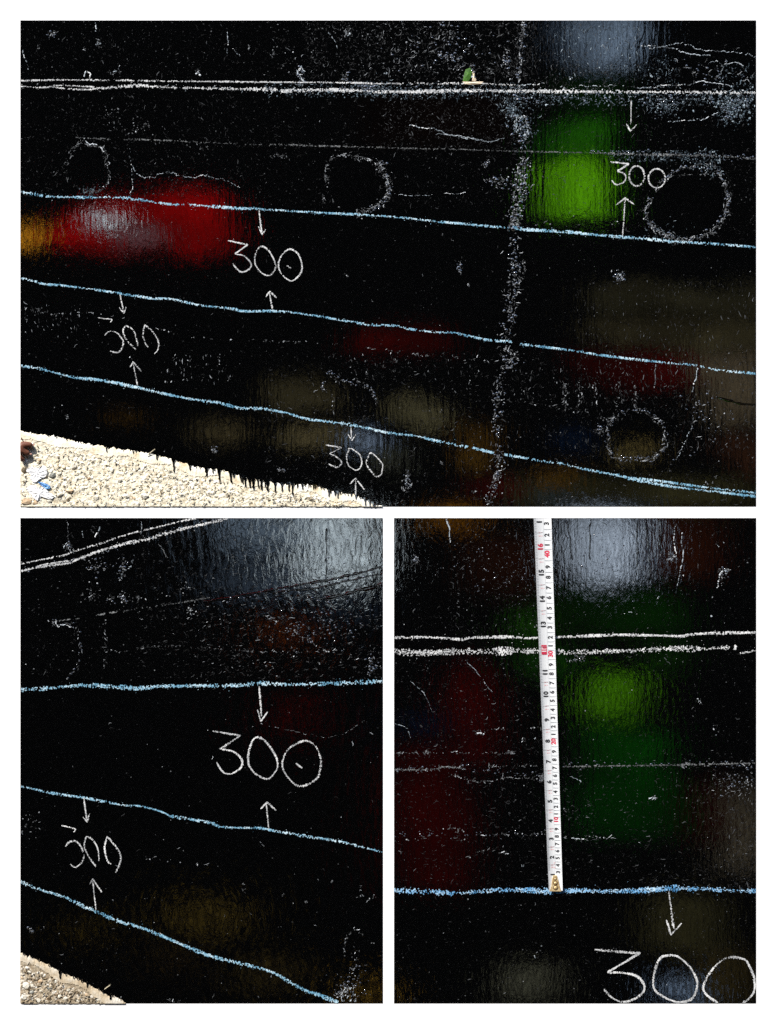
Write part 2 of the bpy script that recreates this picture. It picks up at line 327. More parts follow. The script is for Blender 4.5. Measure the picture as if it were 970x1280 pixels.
class Marks:
    "collects ribbons, flecks and squiggles lying on one wall"
    def __init__(s, key): s.r = RECT[key]; s.V = []; s.F = []; s.holes = [(858, 255, 46, 42), (444, 230, 31, 30), (796, 543, 30, 24), (110, 207, 22, 24)] if key == 'A' else []
    def v(s, x, y, pr):
        x0, y0, x1, y1 = s.r
        s.V.append(P(min(max(x, x0 + .2), x1 - .2), min(max(y, y0 + .2), y1 - .2), FACE + pr)); return len(s.V) - 1
    def ok(s, x, y, e=.5):
        x0, y0, x1, y1 = s.r; return x0 + e < x < x1 - e and y0 + e < y < y1 - e
    def ribbon(s, path, width, density=.85, rough=.35, pr=.0007, cell=.8, taper=False):
        "a stroke of dry chalk: a grid of grains along the path, thinned out by a wandering noise"
        n = max(2, int(width / cell)); rows = []; wob = 0.; dens = 0.; ph = random.random() * 6.28
        for i, p in enumerate(path):
            a = path[max(i - 1, 0)]; c = path[min(i + 1, len(path) - 1)]; d = (c - a)
            d = d.normalized() if d.length else Vector((1, 0)); nn = Vector((-d.y, d.x))
            wob = wob * .9 + random.gauss(0, .12); dens = dens * .93 + random.gauss(0, .055)
            e = 1.
            if taper: e = .55 + .45 * min(1, min(i, len(path) - 1 - i) / 5)
            wl = width * e * (1 + random.gauss(0, rough * .25)) * (1 + .16 * math.sin(i * .05 + ph) + .12 * math.sin(i * .13 + 2 * ph))
            row = []
            for k in range(n + 1):
                f = k / n - .5
                o = nn * (f * wl + wob * .35 + random.gauss(0, .18)) + d * random.gauss(0, .22)
                row.append(s.v(p.x + o.x, p.y + o.y, pr + random.uniform(-.00015, .00025) - .0003 * abs(f)))
            rows.append((row, dens))
        for i in range(len(rows) - 1):
            for k in range(n):
                f = abs((k + .5) / n - .5) * 2
                if random.random() < density + rows[i][1] - rough * f * f:
                    A, B = rows[i][0], rows[i + 1][0]; s.F.append((A[k], B[k], B[k + 1], A[k + 1]))
        return s
    def fleck(s, x, y, r, pr=.0006):
        if not s.ok(x, y, r): return
        n = random.choice((4, 5, 5, 6)); a0 = random.random() * 6.28; asp = random.uniform(.45, 1); th = random.random() * 3.14
        ct, st = math.cos(th), math.sin(th); ids = []
        for k in range(n):
            a = a0 + 6.283 * k / n; q = r * random.uniform(.6, 1.25)
            ux, uy = q * math.cos(a), q * asp * math.sin(a)
            ids.append(s.v(x + ux * ct - uy * st, y + ux * st + uy * ct, .0002))
        if r > .9:
            c = s.v(x + random.gauss(0, r * .3), y + random.gauss(0, r * .3), pr + r * .0005)
            for k in range(n): s.F.append((ids[k], c, ids[(k + 1) % n]))
        else: s.F.append(tuple(reversed(ids)))
    def worm(s, x, y, L, wd=.8, ang=None, curl=.5, pr=.0008):
        a = random.random() * 6.28 if ang is None else ang; prev = None; k = max(2, int(L / 1.3))
        for i in range(k + 1):
            if not s.ok(x, y, 1.5): return
            h = wd * .5 * (1 - .6 * abs(2 * i / k - 1)) * random.uniform(.7, 1.3)
            px, py = -math.sin(a) * h, math.cos(a) * h
            c = (s.v(x + px, y + py, .0002), s.v(x, y, pr), s.v(x - px, y - py, .0002))
            if prev: s.F += [(prev[0], c[0], c[1], prev[1]), (prev[1], c[1], c[2], prev[2])]
            prev = c; x += 1.3 * math.cos(a); y += 1.3 * math.sin(a); a += random.gauss(0, curl)
    def field(s, x0, y0, x1, y1, n, r=(.35, 1.1), worms=.15, wl=(3, 8), ang=None, curl=.5, clump=0, soft=False):
        cl = [(random.uniform(x0, x1), random.uniform(y0, y1)) for _ in range(clump)]
        for _ in range(n):
            if clump and random.random() < .75:
                c = random.choice(cl); x = random.gauss(c[0], 7); y = random.gauss(c[1], 5)
            elif soft: x = random.gauss((x0 + x1) / 2, (x1 - x0) / 3.6); y = random.gauss((y0 + y1) / 2, (y1 - y0) / 3.6)
            else: x = random.uniform(x0, x1); y = random.uniform(y0, y1)
            if s.holes and any(((x - hx) / rx) ** 2 + ((y - hy) / ry) ** 2 < 1 for hx, hy, rx, ry in s.holes) and random.random() < .93: continue
            if random.random() < worms: s.worm(x, y, wl[0] * .5 + (wl[1] - wl[0] * .5) * random.random() ** 2.2, random.uniform(.35, .95), None if ang is None else ang + random.gauss(0, .35), curl)
            else: s.fleck(x, y, r[0] + (r[1] - r[0]) * random.random() ** 2.5)
        return s
    def along(s, pts, width, per=.8, r=(.35, 1.2), worms=.3, wl=(2, 7), closed=False, gap=.0, follow=True):
        "crust scattered along a path"
        path = smooth_path(pts, 1.2, closed); g = 0.
        for i, p in enumerate(path):
            a = path[max(i - 1, 0)]; c = path[min(i + 1, len(path) - 1)]; d = math.atan2(c.y - a.y, c.x - a.x)
            g = g * .9 + random.gauss(0, .25)
            if g < gap - .5: continue
            q = per
            while q > 0:
                if random.random() < q:
                    x, y = p.x + random.gauss(0, width * .35), p.y + random.gauss(0, width * .35)
                    if random.random() < worms: s.worm(x, y, random.uniform(*wl), random.uniform(.5, 1.2), d + random.gauss(0, .4) if follow else None, .45)
                    else: s.fleck(x, y, r[0] + (r[1] - r[0]) * random.random() ** 2)
                q -= 1
        return s
    def crack(s, pts, wd=.9, jit=.5, keep=.9):
        jit = jit * 1.5 + .35; keep *= .86; wd *= .8; path = smooth_path(pts, 1.3); prev = None; g = 0
        for i, p in enumerate(path):
            a = path[max(i - 1, 0)]; c = path[min(i + 1, len(path) - 1)]; d = (c - a).normalized() if (c - a).length else Vector((1, 0))
            nn = Vector((-d.y, d.x)); g = g * .82 + random.gauss(0, .42)
            h = wd * .5 * random.uniform(.25, 1.5); o = p + nn * g * jit
            row = (s.v(o.x + nn.x * h, o.y + nn.y * h, .0002), s.v(o.x, o.y, .0009), s.v(o.x - nn.x * h, o.y - nn.y * h, .0002))
            if prev and random.random() < keep: s.F += [(prev[0], row[0], row[1], prev[1]), (prev[1], row[1], row[2], prev[2])]
            prev = row
        return s
    def build(s, name, m, root, label=None, stuff=False):
        o = put(name, s.V, s.F, m, root)
        if label: o['label'] = label
        if stuff: o['kind'] = 'stuff'
        return o

def sub(name, root):
    "an empty holder inside a wall (a chalked figure, an arrow)"
    o = empty(name); o.parent = root; o.matrix_parent_inverse = Matrix.Translation(root.location).inverted()
    o.location = root.location; return o
def put_in(o, holder, root):
    o.parent = holder; o.matrix_parent_inverse = Matrix.Translation(root.location).inverted()

def chalk_line(key, root, segs, m, label):
    k = Marks(key)
    for pts, width, dens in segs: k.ribbon(smooth_path(pts, 1.15), width, dens * .86, .5, cell=1.0)
    for pts, width, dens in segs:      # loose grains thrown off by the chalk
        for p in smooth_path(pts, 2.2):
            if random.random() < .3: k.fleck(p.x, p.y + random.gauss(0, width * .7), random.uniform(.25, .55))
    return k.build('chalk_line', m, root, label)
def number(key, root, digits, width, m=WHITE, label=None, dens=.93):
    h = sub('chalk_number', root)
    if label: h['label'] = label
    for strokes in digits:
        k = Marks(key)
        for pts, closed in strokes: k.ribbon(smooth_path(pts, .8, closed), width * .84, dens, .3, cell=.6, taper=not closed)
        put_in(k.build('chalk_digit', m, root), h, root)
def arrow(key, root, shaft, head, width, m=WHITE, dens=.92):
    h = sub('chalk_arrow', root)
    for nm, pts in (('arrow_shaft', shaft), ('arrow_head', head)):
        k = Marks(key).ribbon(straight_path(pts, .8), width * .84, dens, .3, cell=.6, taper=True)
        put_in(k.build(nm, m, root), h, root)

WA = panel('A', 'wide black tarred wall across the top with five chalk lines and pale gravel at its foot')
WB = panel('B', 'black tarred wall at bottom left with slanting chalk lines, a large and a small 300')
WC = panel('C', 'black tarred wall at bottom right with a tape measure standing on its blue chalk line')

# ---- wall A: chalk
chalk_line('A', WA, [([(26, 101), (70, 100), (120, 100), (180, 101), (260, 102), (370, 103), (430, 103.5), (480, 104.5)], 1.7, .92), ([(480, 104.5), (540, 104.5), (590, 104), (650, 107)], 2, .55)], WHITE, 'thin upper white chalk line')
chalk_line('A', WA, [([(26, 108), (50, 109.5), (66, 108.5)], 1.8, .9), ([(66, 107), (90, 107.5), (118, 109)], 1.6, .85), ([(66, 109), (85, 111), (105, 112.2), (118, 111)], 1.6, .9),
    ([(118, 111), (150, 108.5), (175, 106.8), (200, 109), (260, 110.5), (347, 112)], 3.6, .8), ([(351, 114), (400, 112.5), (440, 113), (480, 115), (530, 114.5), (580, 113.5), (650, 114), (700, 114), (740, 115)], 3.8, .88), ([(740, 115), (790, 115), (860, 115.5), (945, 116)], 3.4, .66)], WHITE, 'thick white chalk line under the thin one')
chalk_line('A', WA, [([(95, 172), (140, 174)], 1.8, .6), ([(155, 174), (215, 176)], 2, .65), ([(215, 176), (300, 180), (350, 181)], 1.1, .45), ([(350, 181), (400, 182.5), (480, 184.5)], 1.8, .7), ([(480, 185), (560, 186.5), (640, 189), (760, 191.5)], 1.4, .7), ([(760, 191.5), (800, 193), (890, 195), (945, 199)], 2.6, .7)], GREY, 'faint worn grey line')
chalk_line('A', WA, [([(26, 240), (40, 242), (55, 245), (80, 246), (115, 247), (150, 247), (185, 251), (210, 255), (235, 256), (260, 257.5), (290, 260), (320, 261)], 3.2, .82), ([(320, 261), (350, 263), (400, 266), (440, 268), (490, 271), (530, 275), (580, 280), (637, 285)], 2.3, .9), ([(640, 284), (660, 287), (700, 289), (720, 291), (760, 295), (800, 298), (840, 302)], 3.4, .82), ([(840, 302), (880, 304), (945, 309)], 2.4, .85)], BLUE, 'pale blue chalk line below the two rings')
chalk_line('A', WA, [([(26, 348), (45, 352), (55, 355), (80, 357), (110, 361), (150, 367), (190, 373), (215, 374), (250, 381.5), (290, 386), (305, 389), (345, 389), (390, 394), (430, 401), (465, 406), (495, 407.5), (510, 411), (540, 415), (565, 416), (590, 421), (610, 425), (640, 427.5)], 2.5, .92), ([(650, 430), (690, 435), (720, 439), (760, 445), (800, 450), (830, 453), (870, 457), (900, 463), (945, 467)], 2.5, .92)], BLUE, 'white and pale blue chalk line in the middle')
chalk_line('A', WA, [([(26, 457), (50, 461), (70, 466), (95, 472), (130, 476), (170, 484), (200, 491), (240, 499), (275, 504), (300, 510), (330, 511), (360, 517), (385, 524), (420, 528), (450, 533), (485, 541), (520, 545), (545, 551), (580, 558), (617, 566)], 3.1, .9), ([(630, 568), (670, 575), (700, 579), (720, 584), (770, 594), (790, 598)], 2.6, .92), ([(785, 597), (830, 602), (880, 609), (945, 616)], 2.6, .85), ([(785, 598), (820, 605), (870, 612), (945, 620.5)], 3.0, .9)], BLUE, 'lowest pale blue chalk line')
E = lambda cx, cy, rx, ry: ([(cx + rx * math.sin(a), cy - ry * math.cos(a)) for a in [6.283 * i / 12 for i in range(12)]], True)
number('A', WA, [[(straight_path([(763, 202.5), (785.5, 205), (772, 214)], 4) + [(781, 218), (781, 226), (771, 231), (764.5, 225.5)], False)], [E(796, 220, 9.5, 12.5)], [E(821, 223, 10.5, 12)]], 2.0, WHITE, 'chalked 300 beside the green reflection')
arrow('A', WA, [(789, 126), (788.5, 155)], [(783, 155), (788, 164), (795.5, 156)], 1.7)
arrow('A', WA, [(778, 295), (781.5, 248)], [(770, 256.5), (781.5, 247.5), (792.5, 255.5)], 1.9)
number('A', WA, [[(straight_path([(285, 301), (309.5, 306), (294, 317.5)], 4) + [(305, 320), (314, 330), (311, 337), (302, 340), (297, 337), (291, 329.5)], False)],
    [([(326.7, 308), (335.4, 313), (342.8, 325.3), (344, 336.4), (336.6, 344.4), (326.7, 340.9), (319.3, 330.2), (319.8, 316.6)], True)],
    [([(361.4, 311.7), (371.3, 316.1), (376.7, 327.8), (376.7, 340.1), (365.8, 350.8), (355.2, 345.8), (348.3, 334), (351.5, 320.3)], True), ([(359, 332), (361, 334), (364, 335)], False)]], 1.9, WHITE, 'chalked 300 under the red reflection')
arrow('A', WA, [(323.7, 263), (327.5, 291)], [(323, 283), (327.5, 293.5), (332.5, 286.5)], 1.8)
arrow('A', WA, [(341, 388), (337, 366)], [(332.5, 371), (337.5, 364.5), (346, 372.5)], 1.8)
number('A', WA, [[([(122.5, 397.3), (131, 398.5), (140, 399.6), (138, 403)], False), ([(131, 419.4), (136.3, 414.4), (145, 415.6), (153.7, 425.5), (152.4, 435.4), (147, 440.5), (137.6, 438.7)], False)],
    [([(157.4, 407), (153.9, 414.4), (158.6, 425.5), (164, 431), (170, 437)], False), ([(157.4, 407), (166, 412), (170, 422), (172.3, 432)], False)],
    [([(181, 406), (190.8, 414.4), (197.7, 425.5), (198, 436), (193, 442.5)], False), ([(181, 406), (178.5, 418), (181, 428), (185, 434)], False)]], 1.7, WHITE, 'broken faint chalked 300 on the left', .8)
arrow('A', WA, [(150, 368), (154.5, 390)], [(149, 384.5), (155, 392), (158, 384)], 1.6)
arrow('A', WA, [(172, 482), (166.5, 454)], [(163, 459), (166.5, 452.5), (177, 464.7)], 1.6)
number('A', WA, [[(straight_path([(407, 556), (427, 559.5), (412.5, 567)], 4) + [(419, 570), (427, 577.5), (421.5, 584), (410.5, 580)], False)],
    [([(438, 560.5), (450, 569), (452, 581), (446, 587.5), (436, 582), (433.5, 572), (435, 565)], True)],
    [([(465, 566.5), (476, 577), (478.5, 583), (476, 593), (470, 595.5), (463, 588), (458, 579), (461, 570)], True)]], 1.7, WHITE, 'chalked 300 above the dripping foot of the wall')
arrow('A', WA, [(438.6, 533), (439.4, 547)], [(434.4, 541.9), (440, 550.5), (444.8, 543.4)], 1.5)
arrow('A', WA, [(444.5, 621), (444.5, 600)], [(437, 605.5), (444.5, 598), (455.5, 612)], 1.6)

# ---- wall A: mortar crusts, seams, rings
k = Marks('A'); k.field(26, 26, 944, 630, 4200, (.3, .8), .1)
k.field(26, 26, 480, 98, 700, (.3, .9), .2); k.field(380, 26, 670, 100, 1500, (.3, .9), .4); k.field(480, 118, 660, 188, 900, (.3, .8), .3)
k.field(640, 28, 800, 110, 900, (.3, .8), .5, ang=1.57, curl=.25); k.field(26, 118, 300, 245, 900, (.3, .8), .3); k.field(300, 120, 640, 260, 900, (.3, .8), .25)
k.field(650, 120, 944, 300, 1100, (.3, .9), .3); k.field(330, 440, 944, 630, 2600, (.3, .8), .3); k.field(720, 350, 944, 560, 1200, (.3, .7), .5, ang=1.57, curl=.2)
k.build('mortar_flecks', DIM, WA, stuff=True)
k = Marks('A')
k.field(26, 26, 944, 630, 180, (.4, 1.3), .1)
k.field(480, 28, 660, 100, 190, (.5, 1.3), .55, clump=14); k.field(330, 28, 480, 98, 70, (.4, 1.2), .3, clump=8)
for x, y, sx, sy, nn in ((66, 43, 5, 4, 20), (123, 54, 2, 5, 14), (105, 62, 2, 2, 5), (48, 60, 2, 2, 5), (141, 91, 5, 4, 10), (248, 90, 2, 3, 8), (311, 60, 2, 2, 7), (340, 68, 4, 3, 8), (435, 40, 4, 5, 20), (560, 72, 8, 6, 30), (632, 77, 5, 10, 36), (612, 89, 5, 4, 14), (531, 65, 2, 2, 7), (608, 204, 5, 4, 12), (622, 227, 14, 7, 44), (430, 97, 3, 5, 24), (590, 86, 3, 6, 14), (775, 345, 7, 8, 34), (574, 335, 4, 7, 16), (586, 355, 3, 2, 7), (84, 521, 3, 3, 10), (268, 562, 4, 4, 16), (352, 588, 6, 3, 14), (509, 598, 5, 9, 34), (509, 610, 4, 6, 20), (591, 615, 4, 2, 8), (552, 578, 3, 3, 8), (750, 539, 6, 5, 26), (405, 250, 3, 6, 12), (475, 46, 4, 6, 10), (433, 345, 3, 2, 5), (565, 300, 2, 2, 3), (180, 155, 12, 10, 24), (140, 145, 10, 14, 26), (165, 163, 14, 4, 18), (255, 185, 6, 4, 12), (350, 195, 12, 5, 22), (885, 605, 8, 3, 8)):
    k.field(x - sx, y - sy, x + sx, y + sy, nn, (.4, 1.3), .45, (2, 5), soft=True)
k.along([(655, 26), (652, 60), (648, 100)], 3, .7, gap=.1)
k.along([(657, 200), (652, 225), (648, 255), (642, 283)], 15, 2.6, (.4, 1.3), .35, follow=False)
k.along([(648, 205), (644, 235), (640, 280)], 3, 1.2)
k.along([(640, 310), (645, 330), (645, 350), (637, 372)], 14, 1.5, (.4, 1.1), .35, follow=False, gap=.1); k.along([(655, 325), (655, 345), (648, 355)], 3, 1.3)
k.along([(640, 372), (638, 395), (632, 420)], 15, 1.3, (.4, 1.1), .35, follow=False); k.along([(628, 440), (645, 445), (632, 458)], 9, 1.8, (.5, 1.3), .5)
k.along([(622, 470), (620, 520), (617, 555)], 6, .7, gap=.1); k.along([(622, 565), (622, 590), (612, 630)], 14, 1.5, (.4, 1.2), .35, follow=False)
# rings left by the tie holes
k.along([(84, 205), (88, 192), (100, 178), (112, 182), (128, 185), (134, 205), (137, 222), (128, 236), (112, 240)], 3.5, .7, (.3, .9), .4, gap=.1)
k.along([(410, 228), (407, 211), (418, 195)], 2, .8); k.along([(428, 193), (445, 197), (466, 201), (477, 209)], 4, 1.0)
k.along([(474, 204), (482, 222), (486, 240), (478, 253), (463, 262), (445, 268)], 9, 2.2, (.4, 1.2), .4, follow=False)
k.along([(815, 250), (806, 262), (812, 280), (830, 292), (850, 300), (872, 298), (893, 286), (906, 266), (909, 240), (902, 222), (892, 208)], 7, 1.5, (.4, 1.2), .4)
k.along([(820, 240), (835, 224), (846, 219), (885, 218)], 1.5, .6)
k.along([(762, 565), (759, 546), (762, 528), (774, 518), (792, 513), (809, 515), (820, 527), (830, 536), (831, 556), (816, 572), (792, 573), (772, 573)], 5, 1.2, (.4, 1.0), .4, closed=True)
k.along([(403, 487), (406, 474), (412, 465), (420, 475), (433, 477), (445, 474), (462, 486), (471, 504)], 4, .9); k.along([(404, 488), (416, 498), (417, 517)], 3, .7)
# worn lettering
for bx in ((30, 380, 60, 412), (60, 385, 100, 425), (205, 440, 240, 478), (245, 435, 290, 478), (430, 440, 500, 475), (505, 440, 600, 490), (640, 455, 720, 500)):
    k.field(*bx, 34, (.4, .8), .6, (3, 7), 1.5, .3)
for x in (703, 722, 740, 772, 790): k.along([(x, 478), (x + 5, 492), (x + 1, 508)], 6, 1.0, (.4, 1), .5)
k.along([(705, 498), (712, 512), (728, 516), (760, 524)], 4, 1.1)
k.along([(26, 375), (60, 392), (110, 391), (170, 402), (230, 420), (300, 425), (360, 427), (440, 432), (480, 438), (560, 448), (620, 452)], 2, .25)
k.along([(620, 500), (680, 506), (700, 512)], 3, .5); k.along([(860, 500), (900, 520), (880, 545), (840, 560)], 12, .5, follow=False)
k.along([(655, 30), (651, 60), (648, 100)], 4, 1.3, (.4, 1.3), .4); k.along([(658, 198), (653, 225), (649, 255), (642, 283)], 14, 1.6, (.5, 1.5), .4, follow=False)
k.along([(640, 290), (645, 330), (640, 372), (636, 420), (628, 460), (624, 500), (620, 540), (622, 585), (612, 631)], 12, .5, (.4, 1.3), .4, follow=False); k.along([(625, 568), (618, 600), (610, 630)], 4, 1.0, (.5, 1.2), .3)
k.along([(815, 248), (807, 262), (812, 280), (830, 293), (850, 300), (872, 298), (893, 286), (906, 266), (909, 240), (902, 222), (890, 210), (870, 207), (846, 213), (826, 228), (815, 248)], 3, .7, (.35, 1.1), .45)
k.along([(474, 204), (483, 222), (487, 240), (479, 253), (463, 262), (445, 267), (428, 262), (414, 248), (408, 228), (407, 211), (418, 196), (440, 195), (466, 201)], 2.2, .5, (.4, 1.2), .4); k.along([(474, 206), (484, 225), (485, 245), (470, 258)], 7, 1.0, (.5, 1.5), .3, follow=False)
k.along([(84, 228), (82, 205), (88, 190), (100, 180), (112, 182), (128, 185), (134, 205), (137, 224), (128, 237), (112, 242), (96, 238)], 2.5, .5, (.35, 1), .4)
k.field(470, 28, 650, 98, 130, (.5, 1.4), .85, (6, 15), None, .6); k.field(330, 28, 470, 95, 36, (.5, 1.2), .7, (5, 12), None, .5); k.field(840, 75, 944, 112, 40, (.5, 1.4), .85, (6, 14), None, .5)
k.build('mortar_crust', MID, WA, stuff=True)
k = Marks('A')
k.crack([(510, 157), (545, 163), (570, 172), (600, 175), (616, 178)], 1.3); k.crack([(545, 168), (585, 172), (612, 178), (630, 172)], .9)
k.crack([(800, 58), (825, 59), (845, 62), (855, 66), (888, 70)], 1.3); k.crack([(812, 61), (850, 55), (880, 62), (915, 67), (945, 71)], 1.1, .8)
k.crack([(885, 80), (897, 77), (905, 84), (898, 96)], 1.2, 1); k.crack([(905, 80), (918, 78), (930, 82)], 1); k.crack([(820, 108), (850, 106), (880, 103), (915, 107)], 1.2)
k.crack([(835, 152), (860, 151), (880, 148), (898, 141)], 1.3); k.crack([(650, 107), (668, 105), (680, 103)], 1.2)
k.crack([(493, 243), (520, 245), (540, 244)], .8, .4, .8); k.crack([(555, 242), (572, 243), (582, 240)], .8)
k.crack([(300, 70), (290, 60)], .8); k.crack([(410, 40), (418, 52), (422, 60)], 1, .5, .8); k.crack([(284, 40), (285, 55), (285, 68)], 1, .5, .7); k.crack([(28, 62), (33, 75), (35, 88)], 1, .5, .7)
k.crack([(138, 92), (147, 88), (150, 82)], 1.4); k.crack([(119, 26), (121, 40)], 1.2, .5, .7)
k.crack([(105, 97), (108, 90), (113, 92), (112, 98), (118, 101)], 1.6, .6); k.crack([(700, 110), (760, 108), (830, 110)], 1, .8, .6)
k.crack([(105, 173), (112, 180), (125, 182), (130, 190)], 1.4, .8); k.crack([(165, 208), (180, 222), (200, 219), (215, 215), (230, 221), (260, 219)], .9, .8, .6); k.crack([(162, 185), (165, 215), (163, 245)], .9, .9, .5)
k.crack([(250, 219), (280, 225), (300, 235)], .8, .6, .5)
k.crack([(868, 520), (860, 545), (845, 575)], 1.2, .2, .5); k.crack([(820, 455), (818, 485)], 1.3, .2, .9); k.crack([(872, 460), (865, 490)], 1.6, .2, .95)
for bx in ((652, 158, 8, 14),): k.along([(bx[0] + bx[2] * math.cos(a), bx[1] + bx[3] * math.sin(a)) for a in [.5 * i for i in range(12)]], 2.5, 1.2, (.4, 1.2), .5, closed=True)
k.along([(375, 82), (379, 90), (376, 96), (380, 102), (374, 106), (370, 100), (373, 90)], 3, 1.6, (.4, 1.2), .4)
for x, y in ((434, 43), (652, 160), (655, 172), (713, 99), (590, 95), (123, 54), (120, 56), (26 + 222, 91), (483, 90), (509, 596), (512, 605), (505, 602), (640, 330), (775, 340), (777, 350), (648, 235), (645, 247), (641, 214)):
    for _ in range(3): k.fleck(x + random.gauss(0, 1.6), y + random.gauss(0, 1.8), random.uniform(.7, 1.7))
k.along([(120, 110.5), (200, 108), (300, 111), (345, 112)], 2, .35, (.4, 1)); k.along([(351, 113), (480, 114), (640, 113.5), (800, 115), (945, 116)], 4, .8, (.4, 1.3), .3)
k.build('lime_ridge', PALE, WA, stuff=True)
k = Marks('A')   # blue-grey lime dust along the joint
k.field(330, 104, 480, 122, 260, (.5, 1.4), .2); k.field(480, 104, 660, 124, 420, (.5, 1.3), .25); k.field(655, 116, 945, 132, 620, (.5, 1.5), .3)
k.field(893, 118, 938, 152, 330, (.7, 2.0), .2, soft=True); k.field(810, 122, 850, 146, 130, (.6, 1.6), .35, soft=True); k.field(628, 120, 652, 152, 220, (.6, 1.7), .2, soft=True)
k.field(640, 140, 668, 180, 120, (.5, 1.4), .3, soft=True); k.field(445, 103, 490, 122, 160, (.6, 1.6), .3, soft=True); k.field(760, 188, 900, 202, 300, (.5, 1.2), .3); k.field(860, 190, 905, 232, 130, (.5, 1.4), .3, soft=True)
k.field(900, 80, 945, 116, 100, (.5, 1.4), .3); k.field(800, 70, 850, 110, 120, (.4, 1.2), .4); k.field(100, 230, 125, 246, 60, (.5, 1.3), .2, soft=True); k.field(816, 270, 870, 302, 160, (.5, 1.2), .2, soft=True); k.field(690, 30, 800, 92, 260, (.4, 1.2), .5, ang=1.5)
k.build('lime_dust', BLUISH, WA, stuff=True)

FLG, t, b = mat('green_paint', (.05, .16, .02), .5, .4); noise_col(t, b, 300, [(.35, (.02, .07, .008)), (.65, (.09, .24, .03))])
FLC, t, b = mat('cream_mortar', (.8, .68, .5), .9, .2); noise_col(t, b, 200, [(.3, (.65, .5, .33)), (.7, (.88, .78, .62))])
for pts, m in (([(582, 87), (588, 84.5), (590, 90), (588, 98), (585, 102), (578.5, 101.5), (580, 93)], FLG), ([(590.5, 90), (593, 89), (593.5, 96), (595.5, 100), (594, 101.5), (590, 101), (591, 96)], FLC), ([(578, 102), (588, 102.5), (604, 102), (602, 105), (588, 106), (580, 105)], FLC)):
    cx = sum(p[0] for p in pts) / len(pts); cy = sum(p[1] for p in pts) / len(pts); n = len(pts)
    put('paint_flake', [P(x, y, FACE + .0004) for x, y in pts] + [P(cx, cy, FACE + .0022)], [(q, n, (q + 1) % n) for q in range(n)] , m, WA)

# ---- wall B: chalk
chalk_line('B', WB, [([(26, 705), (50, 700), (80, 694), (95, 688), (130, 678), (150, 671), (175, 664), (200, 658), (225, 652), (246, 647.5)], 1.8, .72)], WHITE, 'thin slanting white chalk line at the top')
chalk_line('B', WB, [([(26, 714), (45, 709), (60, 705), (80, 702), (96, 699)], 1.8, .9), ([(45, 710), (70, 706), (88, 703.5), (100, 698)], 1.8, .9), ([(100, 698), (115, 692), (140, 684), (160, 678.5), (185, 673.5), (220, 663.5), (260, 654), (285, 648)], 3.4, .82)], WHITE, 'thicker slanting white chalk line at the top')
chalk_line('B', WB, [([(65, 777), (100, 773)], 1.6, .6), ([(120, 769), (170, 761), (200, 757), (262, 747)], 1.7, .55)], GREY, 'faint slanting worn grey line')
chalk_line('B', WB, [([(26, 862.5), (50, 861), (80, 858.5), (105, 856.5), (130, 857.5), (170, 860), (200, 858), (250, 857), (300, 857), (320, 854), (360, 855.5), (420, 854), (478, 851.5)], 4.8, .66)], BLUE, 'level pale blue chalk line')
chalk_line('B', WB, [([(26, 983), (45, 987), (70, 992), (105, 997), (140, 1004), (160, 1007)], 2.6, .92), ([(160, 1007), (175, 1007.5), (200, 1014), (213, 1020)], 1.6, .9), ([(213, 1020), (250, 1026), (265, 1029), (280, 1034), (320, 1035), (335, 1037), (375, 1044), (420, 1051), (450, 1058), (478, 1065)], 3.0, .82)], BLUE, 'sloping pale blue chalk line between the two numbers')
chalk_line('B', WB, [([(26, 1102), (50, 1112), (80, 1121), (105, 1133), (120, 1139), (145, 1150), (180, 1161), (210, 1173), (250, 1190), (275, 1198), (320, 1209), (345, 1217), (360, 1226), (380, 1237), (400, 1244), (423, 1253.5)], 4.0, .9)], BLUE, 'steepest pale blue chalk line above the gravel')
number('B', WB, [[(straight_path([(266, 914), (300, 919.5), (276, 936)], 4) + [(292, 939.5), (302, 949), (302, 958), (294, 965), (285, 967.5), (277, 963), (271, 953)], False)],
    [([(322, 921.5), (332, 927), (343, 942), (347, 955), (344, 965), (335, 973.5), (322, 969), (312, 958), (310.5, 944), (315, 927)], True)],
    [([(380, 926), (393, 931), (400, 945), (401, 957), (396, 973), (378, 982.5), (366, 978), (354, 962), (354, 948), (362, 935)], True), ([(370, 954), (374, 957.5), (378, 960)], False)]], 2.4, WHITE, 'large chalked 300')
arrow('B', WB, [(324, 858), (327, 895)], [(322, 887), (326, 901.5), (334.5, 890)], 2.2)
arrow('B', WB, [(336, 1036), (333, 1006)], [(326, 1011), (334, 1003), (345, 1013)], 2.2)
number('B', WB, [[([(77, 1032), (85, 1033.5), (94, 1036.5), (92, 1040)], False), ([(82, 1058), (87, 1052), (96.5, 1052.5), (104, 1065), (103, 1077), (94.3, 1084), (88, 1080)], False)],
    [([(108, 1045.5), (105.5, 1055), (107, 1063), (113, 1074), (120, 1083)], False), ([(108, 1045.5), (114.5, 1048.5), (121, 1058), (123.5, 1068), (123.5, 1076)], False)],
    [([(134, 1045.5), (146, 1060), (151, 1070), (149, 1082), (144, 1091)], False), ([(134, 1045.5), (131, 1058), (131.4, 1066), (135, 1077), (139, 1080)], False)]], 2.0, WHITE, 'small broken chalked 300 on the left', .88)
arrow('B', WB, [(105, 998), (108.5, 1025)], [(104, 1021), (109, 1027.5), (112, 1017)], 1.9)
arrow('B', WB, [(120, 1137), (116, 1101)], [(112.5, 1105), (116, 1098.5), (127, 1115)], 1.8)
k = Marks('B'); k.field(26, 648, 478, 850, 1200, (.3, .8), .15); k.field(26, 860, 478, 1253, 500, (.3, .7), .08); k.field(170, 660, 330, 850, 600, (.3, .8), .3, ang=-.3); k.field(250, 760, 478, 850, 520, (.3, .9), .4, ang=-.2)
k.build('mortar_flecks', DIM, WB, stuff=True)
